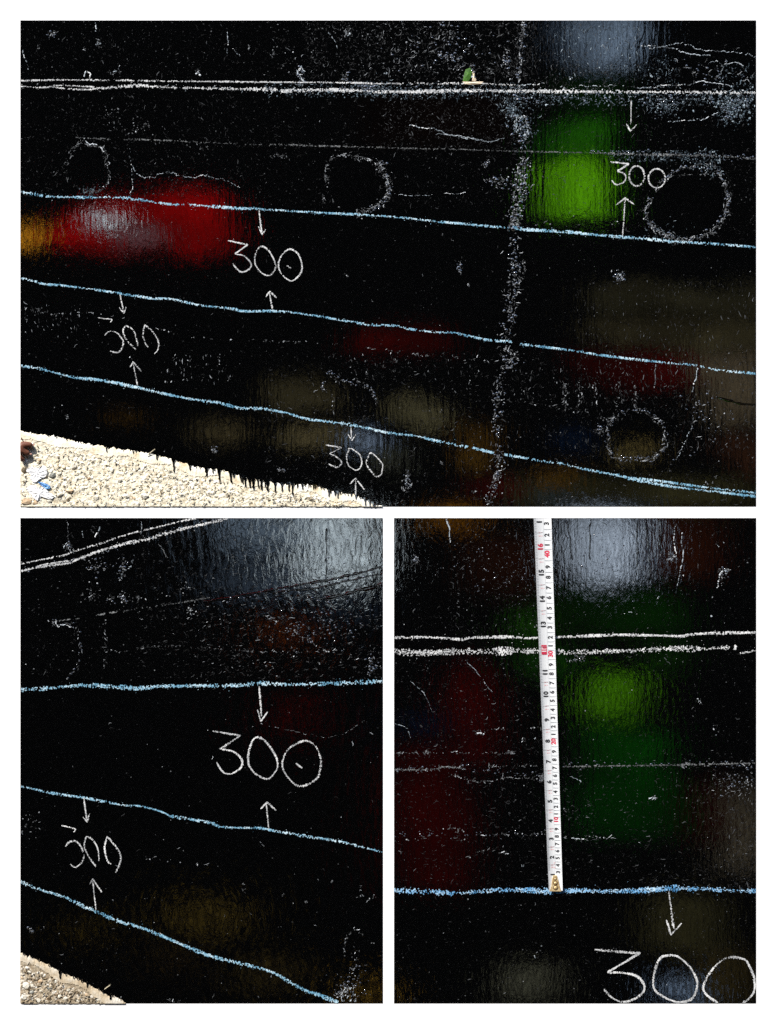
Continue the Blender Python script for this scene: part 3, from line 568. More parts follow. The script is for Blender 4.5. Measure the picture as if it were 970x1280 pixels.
k = Marks('B'); k.field(26, 720, 478, 850, 120, (.4, 1.1), .25, ang=-.2); k.field(26, 860, 478, 1250, 110, (.35, .9), .2); k.field(250, 765, 478, 840, 90, (.4, 1.2), .5, (3, 8), -.1, .3)
for x, y, sx, sy, nn in ((120, 708, 14, 10, 26), (116, 745, 12, 12, 24), (152, 712, 6, 12, 26), (155, 748, 8, 8, 26), (138, 749, 5, 5, 14), (172, 748, 10, 2, 10), (38, 1163, 3, 3, 16), (85, 682, 5, 5, 24), (118, 665, 6, 5, 10), (240, 762, 8, 10, 20), (232, 735, 9, 8, 16), (430, 1240, 14, 12, 60), (445, 1205, 8, 22, 26), (466, 830, 6, 14, 24), (40, 1030, 12, 18, 24), (305, 1110, 3, 6, 6), (455, 1120, 12, 12, 12), (218, 1250, 6, 3, 8)):
    k.field(x - sx, y - sy, x + sx, y + sy, nn, (.4, 1.3), .45, (2, 6), soft=True)
k.along([(60, 776), (72, 782), (85, 780), (97, 786), (100, 805), (98, 830), (85, 846), (75, 852)], 3, .6, (.3, .9), .4); k.along([(131, 775), (130, 810), (131, 835)], 3, .5); k.along([(135, 812), (165, 815), (190, 808), (260, 810), (330, 815), (420, 813)], 2.5, .4)
k.along([(430, 1195), (433, 1172), (443, 1162), (455, 1168)], 2.5, .8); k.along([(465, 1178), (478, 1184)], 2, .8); k.along([(180, 1072), (230, 1078), (260, 1080)], 3, .25); k.along([(330, 768), (360, 785), (385, 800), (410, 815)], 2, .5)
for x, y in ((416, 1102), (382, 1127), (384, 1128), (398, 828), (462, 826), (347, 845), (238, 763)):
    for _ in range(3): k.fleck(x + random.gauss(0, 1), y + random.gauss(0, .8), random.uniform(.6, 1.5))
k.crack([(325, 1052), (330, 1058)], .8); k.crack([(326, 904), (350, 910), (385, 918), (410, 921), (435, 915), (455, 900)], .6, .3, .5); k.crack([(198, 680), (205, 690), (210, 697)], .9); k.crack([(84, 650), (85, 675)], .8, .4, .7)
k.build('mortar_crust', MID, WB, stuff=True)
k = Marks('B'); k.crack([(80, 686), (83, 678), (88, 682), (88, 688), (93, 690)], 1.6); k.crack([(118, 672), (124, 664), (125, 658)], 1.3); k.crack([(103, 672), (102, 664)], 1.2); k.crack([(177, 652), (177, 668)], 1); k.crack([(148, 725), (160, 708), (168, 694)], 1.2, 1.2, .6); k.crack([(68, 777), (72, 783), (82, 781), (92, 785)], 1.3, .8)
k.along([(26, 713), (100, 698), (200, 669), (285, 648)], 3, .4, (.3, .8)); k.field(427, 1233, 446, 1252, 40, (.5, 1.2), .7, (4, 9), 1.9, .25)
k.build('lime_ridge', PALE, WB, stuff=True)

# raised lumps and beads of tar: along the vertical joint, round the filled tie holes and on the level joint
def lumps(key, root, name, paths, spots):
    V = []; F = []; ok = Marks(key).ok
    def lump(x, y, r):
        if not ok(x, y, r * 1.6): return
        n = 7; a0 = random.random() * 6.28; asp = random.uniform(.55, 1); th = random.random() * 3.14; lo = len(V); h = r * U * random.uniform(.25, .55)
        rr = [random.uniform(.75, 1.25) for _ in range(n)]
        for q, z in ((1, 0), (.75, .55), (.4, .92)):
            for i in range(n):
                a = a0 + 6.283 * i / n; ux, uy = r * q * rr[i] * math.cos(a), r * q * rr[i] * asp * math.sin(a)
                V.append(P(x + ux * math.cos(th) - uy * math.sin(th), y + ux * math.sin(th) + uy * math.cos(th), FACE + .00003 + z * h))
        V.append(P(x, y, FACE + h))
        for i in range(n):
            j = (i + 1) % n
            for L in (0, n): F.append((lo + L + i, lo + L + n + i, lo + L + n + j, lo + L + j))
            F.append((lo + 2 * n + i, lo + 3 * n, lo + 2 * n + j))
    for pts, wd, per, r0, r1 in paths:
        for p in smooth_path(pts, 1.5):
            if random.random() < per: lump(p.x + random.gauss(0, wd * .3), p.y + random.gauss(0, wd * .3), r0 + (r1 - r0) * random.random() ** 2)
    for x, y, sx, sy, n, r1 in spots:
        for _ in range(n): lump(random.gauss(x, sx * .5), random.gauss(y, sy * .5), .7 + (r1 - .7) * random.random() ** 2)
    o = put(name, V, F, TARS[key], root, True); o['kind'] = 'stuff'
lumps('A', WA, 'tar_lumps', [
    ([(656, 28), (651, 62), (647, 100)], 6, .5, .8, 2), ([(645, 118), (640, 150), (655, 178)], 14, .8, .8, 2.6), ([(657, 200), (652, 230), (648, 258), (641, 284)], 16, 1.0, .9, 2.8),
    ([(642, 300), (646, 340), (640, 372), (634, 420)], 16, .9, .8, 2.4), ([(632, 440), (624, 480), (619, 530), (622, 580), (612, 628)], 13, .6, .8, 2.3),
    ([(815, 248), (807, 262), (812, 280), (830, 293), (850, 300), (872, 298), (893, 286), (906, 266), (909, 240), (902, 222), (890, 210), (846, 213), (826, 228)], 7, .6, .7, 2),
    ([(474, 204), (483, 222), (487, 240), (479, 253), (463, 262)], 9, .8, .7, 2), ([(762, 565), (759, 546), (774, 518), (809, 515), (830, 536), (831, 556), (816, 572), (772, 573)], 6, .5, .7, 1.9),
    ([(403, 487), (411, 466), (433, 477), (462, 486), (471, 504)], 5, .5, .7, 1.6), ([(330, 112), (480, 113), (650, 113)], 8, .4, .7, 2), ([(655, 122), (800, 124), (940, 124)], 12, .5, .7, 2), ([(740, 190), (850, 193), (940, 198)], 6, .4, .7, 1.7)],
    [(560, 72, 9, 7, 14, 2.4), (632, 77, 5, 10, 16, 2.4), (590, 90, 6, 10, 8, 2), (375, 95, 5, 12, 16, 2.2), (433, 97, 5, 7, 10, 2), (455, 108, 14, 6, 22, 2.6), (775, 345, 7, 9, 16, 2.2), (622, 227, 16, 8, 18, 2.2), (608, 204, 5, 4, 6, 2), (574, 335, 4, 8, 8, 2), (509, 598, 5, 9, 12, 2.4), (268, 562, 5, 5, 6, 2), (750, 539, 7, 6, 10, 2), (912, 136, 20, 16, 40, 2.6), (830, 132, 20, 10, 20, 2.2), (655, 158, 8, 14, 22, 2.4), (66, 43, 6, 5, 8, 2), (640, 455, 10, 9, 16, 2), (352, 588, 7, 3, 6, 1.8), (560, 60, 70, 30, 60, 1.8), (890, 95, 40, 16, 30, 1.8), (890, 520, 40, 40, 40, 1.5)])
lumps('B', WB, 'tar_lumps', [([(60, 776), (85, 780), (98, 795), (99, 830), (80, 848)], 5, .4, .7, 1.5), ([(26, 713), (100, 699), (200, 668), (285, 648)], 7, .3, .7, 1.6), ([(280, 750), (380, 735), (476, 714)], 8, .3, .7, 1.8)],
    [(120, 708, 16, 12, 12, 2), (152, 712, 8, 16, 14, 2), (150, 748, 16, 6, 14, 2), (85, 682, 6, 6, 8, 2), (400, 780, 70, 36, 90, 1.7), (466, 830, 8, 20, 20, 2), (440, 1230, 22, 26, 40, 2), (38, 1163, 4, 4, 5, 1.8), (390, 700, 70, 40, 60, 1.5)])
lumps('C', WC, 'tar_lumps', [([(495, 962), (580, 960), (680, 973)], 8, .35, .7, 1.7), ([(705, 957), (944, 955)], 8, .3, .7, 1.6), ([(495, 1044), (690, 1043)], 9, .3, .7, 1.5)],
    [(519, 701, 4, 8, 10, 2), (839, 697, 6, 6, 12, 2.2), (906, 714, 8, 8, 12, 2), (678, 973, 4, 7, 8, 2), (722, 823, 10, 6, 10, 2), (620, 720, 60, 50, 50, 1.2), (755, 690, 50, 40, 50, 1.4), (920, 980, 30, 20, 24, 1.7)])

# raised joint ribs in the tar, seen as dark grooves where the wall mirrors the sky
def rib(key, root, pts, wd, hgt):
    path = smooth_path(pts, 4); V = []; F = []; g = 0; prof = (-1, -.5, 0, .5, 1); hh = (0, .75, 1, .75, 0)
    for i, p in enumerate(path):
        a = path[max(i - 1, 0)]; c = path[min(i + 1, len(path) - 1)]; d = (c - a).normalized(); nn = Vector((-d.y, d.x)); q = random.uniform(.35, 1.4); g = g * .8 + random.gauss(0, .5)
        for u, h in zip(prof, hh): V.append(P(p.x + nn.x * (u * wd * q + g), p.y + nn.y * (u * wd * q + g), FACE + .00003 + h * hgt * q * .3))
    for i in range(len(path) - 1):
        for j in range(4): a = i * 5 + j; F.append((a, a + 1, a + 6, a + 5))
    put('joint_rib', V, F, TARS[key], root, True)
rib('B', WB, [(255, 752), (300, 745), (370, 732), (430, 721), (477, 711)], 1.6, .0012); rib('B', WB, [(330, 742), (390, 735), (440, 724), (477, 716)], 1.3, .001)
rib('B', WB, [(395, 748), (430, 742), (455, 736), (477, 730)], 2.0, .0014); rib('B', WB, [(408, 660), (407, 700), (406, 728)], 1.2, .001)
rib('A', WA, [(846, 560), (858, 520), (872, 462)], 1.2, .0008)
rib('A', WA, [(895, 497), (944, 507)], 1.6, .0012); rib('A', WA, [(806, 28), (803, 45), (798, 60)], 1.5, .001)
for x0, x1, y1 in ((708, 716, 700), (738, 738, 700), (797, 797, 720), (808, 812, 725), (825, 826, 690)): rib('C', WC, [(x0, 650), ((x0 + x1) / 2, (650 + y1) / 2), (x1, y1)], 1.1, .0007)

# ---- wall C: chalk
chalk_line('C', WC, [([(492.7, 797), (530, 796.5), (560, 798), (578, 799.5), (590, 797), (640, 796), (660, 797.5), (720, 795.5), (780, 793.5), (850, 795), (860, 793.5), (890, 791.5), (944.8, 790.5)], 2.9, .98)], WHITE, 'solid thin white chalk line')
chalk_line('C', WC, [([(492.7, 815), (530, 816), (560, 815), (600, 814), (660, 814), (700, 815), (720, 816)], 9.5, .56), ([(720, 815), (760, 814), (790, 813), (830, 811), (870, 811), (912, 809.5)], 6.2, .62), ([(918, 812), (920, 806)], 3.2, .9), ([(925, 816.5), (935, 815), (944.8, 812.5)], 2.4, .9)], WHITE, 'broad crumbly white chalk line')
chalk_line('C', WC, [([(493, 962), (520, 962), (545, 961), (555, 958.5), (577, 960)], 1.6, .75), ([(705, 958), (740, 957.5), (800, 957), (870, 955.5), (944, 954)], 1.8, .7)], GREY, 'faint worn grey line across the green reflection')
chalk_line('C', WC, [([(492.7, 1113), (540, 1115), (570, 1116), (600, 1114), (640, 1112), (690, 1114), (720, 1113), (760, 1114), (800, 1113), (835, 1110.5), (870, 1111), (944.8, 1114)], 6.4, .66)], DEEP, 'broad crumbly bright blue chalk line')
number('C', WC, [[(straight_path([(743, 1187), (799, 1191.5), (760.5, 1215)], 6) + [(778, 1216), (795, 1219.5), (805, 1231), (803, 1241), (790, 1250), (776, 1252), (765, 1247), (754.5, 1236)], False)],
    [([(836, 1194), (848, 1196), (861, 1207), (869, 1220), (871.5, 1232), (866, 1247), (853, 1252.5), (838, 1250), (820, 1239), (816.5, 1226), (820, 1208), (826, 1197)], True)],
    [([(897, 1253.5), (885, 1245), (879, 1236), (882, 1225), (892, 1210), (903, 1200), (914, 1196.5), (925, 1197.5), (933, 1201), (940, 1215), (943.5, 1229), (942, 1240), (935, 1249), (928, 1253.5)], False)]], 3.0, WHITE, 'large chalked 300 at the bottom')
arrow('C', WC, [(836, 1114), (842, 1161)], [(833, 1150), (838.5, 1168.5), (852, 1154)], 2.8, dens=.8)
k = Marks('C'); k.field(493, 648, 944, 1253, 4000, (.3, .8), .12); k.field(560, 650, 680, 790, 900, (.3, .7), .1); k.field(493, 820, 690, 1110, 1100, (.3, .8), .25, ang=.2); k.field(700, 940, 944, 1120, 900, (.3, .8), .25, ang=.1); k.field(910, 990, 944, 1110, 260, (.3, .7), .7, ang=1.57, curl=.15)
k.build('mortar_flecks', DIM, WC, stuff=True)
k = Marks('C'); k.field(493, 648, 944, 1110, 150, (.35, 1.0), .08); k.field(493, 1120, 944, 1253, 50, (.4, .9), .1); k.field(560, 655, 680, 780, 60, (.35, .9), .05)
k.along([(493, 963), (540, 962), (556, 958), (577, 961)], 2.5, 1.0); k.along([(565, 968), (590, 976), (620, 975), (630, 972), (652, 973), (682, 974)], 2, .7); k.along([(610, 959), (640, 957), (672, 957)], 2.5, .6, gap=.1)
k.along([(493, 941), (560, 941), (640, 942)], 2, .35); k.along([(590, 914), (620, 912), (675, 909)], 1.5, .3); k.along([(555, 1037), (570, 1035), (580, 1039)], 1.5, .9); k.along([(595, 1044), (640, 1043), (690, 1043)], 2, .5); k.along([(493, 1050), (520, 1050), (545, 1044), (580, 1050)], 3, .4, gap=.1)
k.along([(590, 1066), (612, 1063), (635, 1068)], 2, .6); k.along([(700, 1046), (730, 1050), (760, 1048)], 2.5, .5); k.along([(730, 1044), (765, 1048)], 2, .6); k.along([(705, 1010), (735, 1025)], 4, .5)
k.along([(850, 956), (944, 954)], 5, .9, (.3, .9)); k.field(890, 965, 944, 995, 70, (.4, 1.2), .4)
for x, y, sx, sy, nn in ((519, 701, 3, 6, 18), (839, 697, 5, 5, 24), (906, 714, 7, 5, 26), (901, 724, 3, 9, 14), (600, 917, 6, 2, 10), (639, 941, 5, 2, 12), (655, 923, 3, 3, 6), (678, 973, 4, 6, 22), (536, 939, 4, 2, 8), (500, 941, 6, 2, 8), (873, 876, 3, 5, 8), (934, 978, 5, 3, 12), (816, 997, 6, 2, 12), (672, 783, 4, 6, 14), (722, 823, 10, 5, 30), (673, 727, 2, 2, 4), (895, 909, 4, 5, 7)):
    k.field(x - sx, y - sy, x + sx, y + sy, nn, (.4, 1.3), .4, (2, 5), soft=True)
k.build('mortar_crust', MID, WC, stuff=True)
k = Marks('C')
k.crack([(558, 648), (561, 662), (563, 678)], 1.6, .4); k.crack([(852, 665), (854, 690), (851, 715), (846, 732)], 1.4, .4); k.crack([(845, 655), (843, 680), (846, 700)], 1.2, .5, .8); k.crack([(897, 735), (902, 715), (912, 713)], 1.6, .6)
k.crack([(512, 850), (530, 868), (540, 888)], .7, .4, .7); k.crack([(493, 905), (508, 910), (514, 922)], .8, .4, .8); k.crack([(582, 825), (595, 840), (615, 865)], .7, .4, .7); k.crack([(493 + 287, 767), (790, 766)], 1.1); k.crack([(810, 997), (816, 998), (822, 998)], 2)
k.crack([(712, 970), (726, 978)], 1.2); k.crack([(596, 917), (601, 916), (606, 918)], 1.8); k.crack([(634, 940), (640, 941), (645, 942)], 1.8); k.crack([(714, 1048), (730, 1049)], 1.2)
for x, y in ((905, 679), (898, 682), (790, 672), (854, 720), (823, 747), (890, 770), (668, 922), (655, 1082), (676, 1182), (668, 1196), (873, 876), (895, 919), (652, 1081), (837, 699), (673, 970), (519, 698), (919, 808)):
    for _ in range(2): k.fleck(x + random.gauss(0, .7), y + random.gauss(0, .7), random.uniform(.6, 1.3))
k.build('lime_ridge', PALE, WC, stuff=True)

# ---------------------------------------------------------------- foot of the walls: concrete footing, drips, gravel
def lerp_line(line, x):
    for a, b2 in zip(line[:-1], line[1:]):
        if a[0] <= x <= b2[0]: return a[1] + (b2[1] - a[1]) * (x - a[0]) / (b2[0] - a[0])
    return line[-1][1] if x > line[-1][0] else line[0][1]
def foot(key, root, line, strip, drips, teeth, mats, stones, n_small, label):
    x0, y0, x1, y1 = RECT[key]; xe = line[-1][0]
    def lift(x, y):       # the bank leans out towards its lower edge
        return FACE + .0010
    V = []; F = []; cols = []; x = x0
    while x <= xe:        # footing: a strip of pale concrete with a ragged top edge
        yt = min(lerp_line(line, x) + random.gauss(0, .7), y1); sw = strip * (1 + .25 * math.sin(x * .11))
        yb = min(yt + sw, y1)
        cols.append(len(V)); V += [P(x, yt, FACE + .0002), P(x, min(yt + 1.2, y1), FACE + .0016), P(x, (yt + yb) / 2, FACE + .0024 + random.uniform(0, .0006)), P(x, yb, FACE + .0028), P(x, min(yb + .5, y1), FACE + .0008)]; x += 1.3
    for a, c in zip(cols[:-1], cols[1:]):
        for j in range(4): F.append((a + j, a + j + 1, c + j + 1, c + j))
    put('concrete_footing', V, F, mats[0], root)
    g = empty('gravel_ground'); g.location = P(x0, y1, FACE); tag(g, label, kind='structure')
    V = []; F = []; rows = 14; cols = []; x = x0
    while x <= xe:
        yt = min(lerp_line(line, x) + strip * .75, y1)
        cols.append(len(V))
        for j in range(rows + 1):
            y = yt + (y1 - yt) * j / rows; V.append(P(x, y, lift(x, y) + random.uniform(0, .0014)))
        V.append(P(x, y1, FACE)); x += 2.6
    for a, c in zip(cols[:-1], cols[1:]):
        for j in range(rows + 1): F.append((a + j, a + j + 1, c + j + 1, c + j))
    put('gravel_bed', V, F, mats[1], g)
    def chip(x, y, r, V, F, flat=.55):
        n = random.choice((5, 6, 7)); a0 = random.random() * 6.28; asp = random.uniform(.55, 1); th = random.gauss(-.3, .6); z0 = lift(x, y)
        lo = len(V)
        for lev, q, h in ((0, 1, 0), (1, .72, .7)):
            for i in range(n):
                a = a0 + 6.283 * i / n; rr = r * q * random.uniform(.75, 1.2); ux, uy = rr * math.cos(a), rr * asp * math.sin(a)
                V.append(P(min(max(x + ux * math.cos(th) - uy * math.sin(th), x0 + .1), x1), min(y + ux * math.sin(th) + uy * math.cos(th), y1 - .05), z0 + (h * flat * r * U * min(1, (y1 - y) / 10 + .15) * random.uniform(.7, 1.3) if lev else -.0005)))
        V.append(P(min(max(x, x0 + .1), x1), min(y, y1 - .05), z0 + flat * r * U * min(1, (y1 - y) / 10 + .15) * random.uniform(.8, 1.2)))
        for i in range(n):
            j = (i + 1) % n; F.append((lo + i, lo + n + i, lo + n + j, lo + j)); F.append((lo + n + i, lo + 2 * n, lo + n + j))
    V = []; F = []; done = 0
    while done < n_small:
        x = random.uniform(x0, xe); yt = lerp_line(line, x) + strip * 1.15 + 1.5
        if yt >= y1 - .5: continue
        if random.random() > (y1 - yt) / (y1 - lerp_line(line, x0)) + .15: continue
        y = random.uniform(yt, y1); chip(x, y, .6 + 2.6 * random.random() ** 3, V, F, random.uniform(.18, .5)); done += 1
    tag(put('gravel', V, F, mats[2], g), kind='stuff')
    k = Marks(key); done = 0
    while done < n_small * .24:       # dark flecks standing in for shaded crevices between the stones
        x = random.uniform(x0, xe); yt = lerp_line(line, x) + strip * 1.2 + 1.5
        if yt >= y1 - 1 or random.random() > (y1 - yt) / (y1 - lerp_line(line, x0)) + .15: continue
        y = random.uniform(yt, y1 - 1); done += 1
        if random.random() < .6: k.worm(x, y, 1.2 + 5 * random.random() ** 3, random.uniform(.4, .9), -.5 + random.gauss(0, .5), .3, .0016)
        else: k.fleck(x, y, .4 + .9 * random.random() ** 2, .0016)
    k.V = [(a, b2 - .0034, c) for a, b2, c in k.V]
    tag(put('gravel_crevice_shade', k.V, k.F, CREVICE, g), kind='stuff')
    for x, y, r, m in stones:
        V = []; F = []; chip(x, y, r, V, F, .45); put('stone', V, F, m, g)
    for x, ln, wd, lean in drips:
        ln *= 1.15
        yt = lerp_line(line, x) - 2.5; V = []; F = []; kk = 7
        for i in range(kk + 1):
            f = i / kk; y = min(yt + (ln + 2.5) * f, y1 - .4); h = wd * random.uniform(.8, 1.25) * 1.6 * (1.5 * (1 - f) ** 3 + .62 + (.22 if i == kk - 1 else 0)) * (.45 if i == kk else 1); xx = x + lean * f + random.gauss(0, .12)
            V += [P(xx - h, y, FACE + .0040), P(xx, y, FACE + .0041), P(xx + h, y, FACE + .0040)]
            if i: a = 3 * i - 3; F += [(a, a + 3, a + 4, a + 1), (a + 1, a + 4, a + 5, a + 2)]
        put('tar_drip', V, F, TAR, root, True)
    V = []; F = []
    for tx0, tx1, every, tl in teeth:     # the ragged fringe of short runs
        x = tx0
        while x < tx1:
            yt = lerp_line(line, x) - 1.5; ln = (.25 + .75 * random.random() ** 1.6) * tl; h = random.uniform(.5, 1.7); a = len(V)
            yb = min(yt + ln + 1.5, y1 - .3)
            V += [P(x - h, yt, FACE + .0036), P(x + h, yt, FACE + .0036), P(x + h * .3, yb, FACE + .0038), P(x - h * .4 , yb - .4, FACE + .0038)]; F.append((a, a + 3, a + 2, a + 1)); x += random.uniform(.5, 1.5) * every
    tag(put('tar_fringe', V, F, TAR, root), kind='stuff')
    return g, lift
lineA = [(25, 538), (45, 543), (66, 544.5), (90, 551), (105, 554), (130, 558), (143, 561), (165, 563.5), (190, 568), (200, 570), (213, 573), (222, 577), (240, 582), (250, 585), (262, 585.5), (280, 588), (290, 591), (300, 595), (310, 598.5), (325, 600), (340, 603), (355, 605), (375, 606), (395, 607), (405, 611), (420, 616), (440, 618), (450, 622), (460, 626), (470, 631), (478, 633)]
dA = [(132, 6, .55, 2), (166, 3, .5, 1), (196, 5, .8, .5), (217, 14, .85, .8), (237, 6, .9, 1), (258, 9, .9, .8), (256, 5, .5, 1), (266, 5, .7, .5), (273.5, 12, 1, 1), (287.5, 12, .9, 2), (292, 5, .9, .5), (300.5, 7, .7, 1.5), (303.5, 8, .6, .5), (306.5, 10, .8, .5), (311.5, 10, .9, 1.5), (316.5, 11, 1, .5), (322, 9, .7, 1.5), (326.5, 11, .9, .8), (331, 8, .6, 1), (334.5, 11, 1, .3), (343.5, 11, .8, 1), (352, 9, .7, 1), (361, 8, .7, .5), (365.5, 12, .8, .3), (378, 5, .7, .4), (411, 7, .7, .4), (422, 6, .7, .4), (456, 7, .6, 1), (462, 8, .7, .6), (467, 7, 1, 1)]
stA = [(66, 594, 6, S_GREY), (59, 592, 4, S_GREY), (34, 627, 7.5, S_TAN), (45, 628, 5, S_TAN), (50, 575, 3.5, S_TAN), (48, 579, 2.6, S_DARK), (30, 588, 4.5, S_DARK), (31, 600, 4, S_PALE), (74, 592, 4.5, S_PALE), (93, 583, 5, S_PALE), (80, 586, 3, S_DARK), (171, 588, 2.6, S_DARK), (181, 620, 5.5, S_PALE), (167, 622, 3.5, S_TAN), (158, 620, 4.5, S_PALE), (120, 622, 4.5, S_PALE), (87, 614, 6, S_TAN), (75, 618, 6, S_PALE), (85, 625, 3, S_DARK), (103, 610, 4, S_PALE), (150, 600, 4, S_PALE), (140, 588, 4, S_PALE), (117, 575, 3.5, S_PALE), (210, 612, 4, S_PALE), (240, 622, 3.5, S_PALE), (270, 620, 3.2, S_PALE), (290, 626, 3, S_GREY), (343, 628, 3, S_GREY), (410, 628, 2.8, S_GREY), (438, 628, 3, S_TAN), (132, 606, 4, S_PALE), (196, 600, 4, S_PALE), (62, 626, 4.5, S_PALE), (112, 598, 3.6, S_TAN), (226, 605, 3.4, S_PALE), (97, 598, 4, S_PALE)]
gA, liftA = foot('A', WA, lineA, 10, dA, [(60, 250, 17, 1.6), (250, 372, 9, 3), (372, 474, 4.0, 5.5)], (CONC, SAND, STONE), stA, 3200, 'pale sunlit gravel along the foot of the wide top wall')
lineB = [(25, 1191), (35, 1195), (50, 1201), (66, 1209), (75, 1215), (85, 1219), (100, 1225), (112, 1231), (125, 1238), (135, 1244), (142, 1245.5), (150, 1248), (157, 1254)]
dB = [(75, 7, .8, .5), (109, 4, .6, .5), (138, 4, .9, .5)]
stB = [(33, 1232, 5.5, S_PALE), (40, 1240, 4, S_GREY), (30, 1246, 4.5, S_PALE), (62, 1235, 4.5, S_GREY), (75, 1245, 4, S_PALE), (82, 1248, 4, S_PALE), (98, 1250, 4, S_PALE), (108, 1243, 3, S_TAN), (50, 1226, 4, S_TAN), (36, 1215, 4, S_PALE), (48, 1250, 4, S_PALE), (60, 1248, 3.4, S_TAN), (86, 1237, 3.6, S_PALE), (122, 1250, 3.4, S_PALE), (28, 1222, 3.2, S_TAN), (69, 1227, 3.2, S_PALE)]
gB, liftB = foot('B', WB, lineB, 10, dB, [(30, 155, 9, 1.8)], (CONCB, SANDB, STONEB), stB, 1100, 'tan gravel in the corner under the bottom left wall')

# stalks of dry grass standing up from the gravel
STRAW, t, b = mat('dry_straw', (.6, .52, .36), .9, .2)
noise_col(t, b, 120, [(.3, (.45, .38, .24)), (.7, (.72, .66, .5))])
for a, c, lab in (((184, 569), (194, 561.5), 'single dry straw sticking up from the footing of the top wall'), ((131, 1236), (138, 1231), 'single dry straw sticking up in front of the bottom left wall')):
    o = tube('straw', P(*a, .006), P(*c, .007), .0009, STRAW, None, 6); tag(o, lab, 'straw')

# scraps lying on the gravel
PAPER, t, b = mat('white_paper', (.9, .9, .9), .8, .2); n = noise_col(t, b, 70, [(.3, (.84, .84, .84)), (.7, (.94, .94, .94))]); bump(t, b, n.outputs[0], .003)
WRAP, t, b = mat('blue_plastic', (.1, .3, .62), .35, .5); n = noise_col(t, b, 110, [(.35, (.05, .18, .5)), (.6, (.16, .4, .75)), (.75, (.6, .72, .85))]); bump(t, b, n.outputs[0], .004)
def scrap(name, outline, m, label, cat, up=.004):
    cx = sum(p[0] for p in outline) / len(outline); cy = sum(p[1] for p in outline) / len(outline); bm = bmesh.new(); path = smooth_path(outline, 2.0, True)[:-1]
    rings = []
    for q in (1, .66, .33):
        rings.append([bm.verts.new(P(cx + (p.x - cx) * q, cy + (p.y - cy) * q, liftA(p.x, p.y) + up * .5 + random.uniform(0, .0030))) for p in path])
    c = bm.verts.new(P(cx, cy, liftA(cx, cy) + up)); n = len(path)
    for i in range(n):
        j = (i + 1) % n
        for a, d in ((0, 1), (1, 2)): bm.faces.new((rings[a][i], rings[a][j], rings[d][j], rings[d][i]))
        bm.faces.new((rings[2][i], rings[2][j], c))
    bmesh.ops.recalc_face_normals(bm, faces=bm.faces); bmesh.ops.solidify(bm, geom=bm.faces[:], thickness=.0004)
    tag(from_bm(name, bm, m, None, False), label, cat)
scrap('paper_scrap', [(33, 588), (40, 583), (46, 586), (55, 582), (59, 589), (57, 596), (50, 599), (44, 603), (38, 599), (39, 594)], PAPER, 'crumpled white paper scrap above the blue wrapper on the gravel', 'litter')
scrap('paper_scrap', [(33, 611), (41, 606), (47, 609), (55, 609), (60, 614), (68, 620), (63, 624), (52, 621), (47, 626), (40, 619)], PAPER, 'torn white paper scrap below the blue wrapper on the gravel', 'litter')
scrap('plastic_wrapper', [(48, 603), (55, 603.5), (61, 606), (64, 609), (60, 611.5), (54, 608)], WRAP, 'small blue plastic wrapper lying on the pale gravel', 'litter', .006)

# ---------------------------------------------------------------- a hand reaching in at the left edge of the gravel
SKIN, t, b = mat('brown_skin', (.16, .06, .035), .5, .4); b.inputs['Subsurface Weight'].default_value = .0
n = noise_col(t, b, 160, [(.3, (.10, .033, .018)), (.7, (.20, .075, .042))]); bump(t, b, n.outputs[0], .0008)
NAIL, t, b = mat('fingernail', (.30, .15, .11), .35, .5)
hv = [(8, 563, .010, 9), (16, 563, .016, 10), (24, 562, .018, 8.5),
      (30, 556, .020, 5), (37, 556, .020, 4.0), (42, 557, .016, 3.1),
      (29, 563, .022, 5), (34, 566, .021, 3.9), (38, 568, .016, 3.0),
      (24, 569, .021, 5), (28, 574, .019, 3.7), (31, 576, .015, 2.9),
      (18, 571, .018, 4.4), (22, 577, .017, 3.2), (24, 580, .014, 2.5),
      (16, 553, .016, 4.2), (23, 549, .014, 3.4), (28, 547, .012, 2.6)]
he = [(0, 1), (1, 2), (2, 3), (3, 4), (4, 5), (2, 6), (6, 7), (7, 8), (2, 9), (9, 10), (10, 11), (1, 12), (12, 13), (13, 14), (1, 15), (15, 16), (16, 17)]
me = bpy.data.meshes.new('hand'); me.from_pydata([P(x, y, z * .55) for x, y, z, r in hv], he, []); ho = bpy.data.objects.new('hand', me); C.objects.link(ho)
sk = ho.modifiers.new('skin', 'SKIN'); ss = ho.modifiers.new('sub', 'SUBSURF'); ss.levels = 2
for i, (x, y, z, r) in enumerate(hv):
    v = me.skin_vertices[0].data[i]; v.radius = (r * U, r * U); v.use_root = (i == 1)
dg = bpy.context.evaluated_depsgraph_get(); hm = bpy.data.meshes.new_from_object(ho.evaluated_get(dg))
bpy.data.objects.remove(ho)
bm = bmesh.new(); bm.from_mesh(hm); xcut = P(27, 0)[0]
bmesh.ops.bisect_plane(bm, geom=bm.verts[:] + bm.edges[:] + bm.faces[:], plane_co=(xcut, 0, 0), plane_no=(1, 0, 0), clear_inner=True)
bmesh.ops.holes_fill(bm, edges=[e for e in bm.edges if e.is_boundary])
bmesh.ops.recalc_face_normals(bm, faces=bm.faces)
hand = tag(from_bm('hand', bm, SKIN, None, True), 'brown hand with bent fingers reaching in over the gravel from the left edge', 'hand')
for (x, y, z, a) in ((43.2, 556.2, .0155, .1), (39.4, 567.6, .0155, .5)):
    V = [P(x + 1.5 * math.cos(q) * 1.0, y + 1.1 * math.sin(q), z * .55 + .0053 + .0006 * math.cos(q * .5)) for q in [6.283 * i / 10 for i in range(10)]]
    mesh('fingernail', V, [tuple(reversed(range(10)))], NAIL, hand)

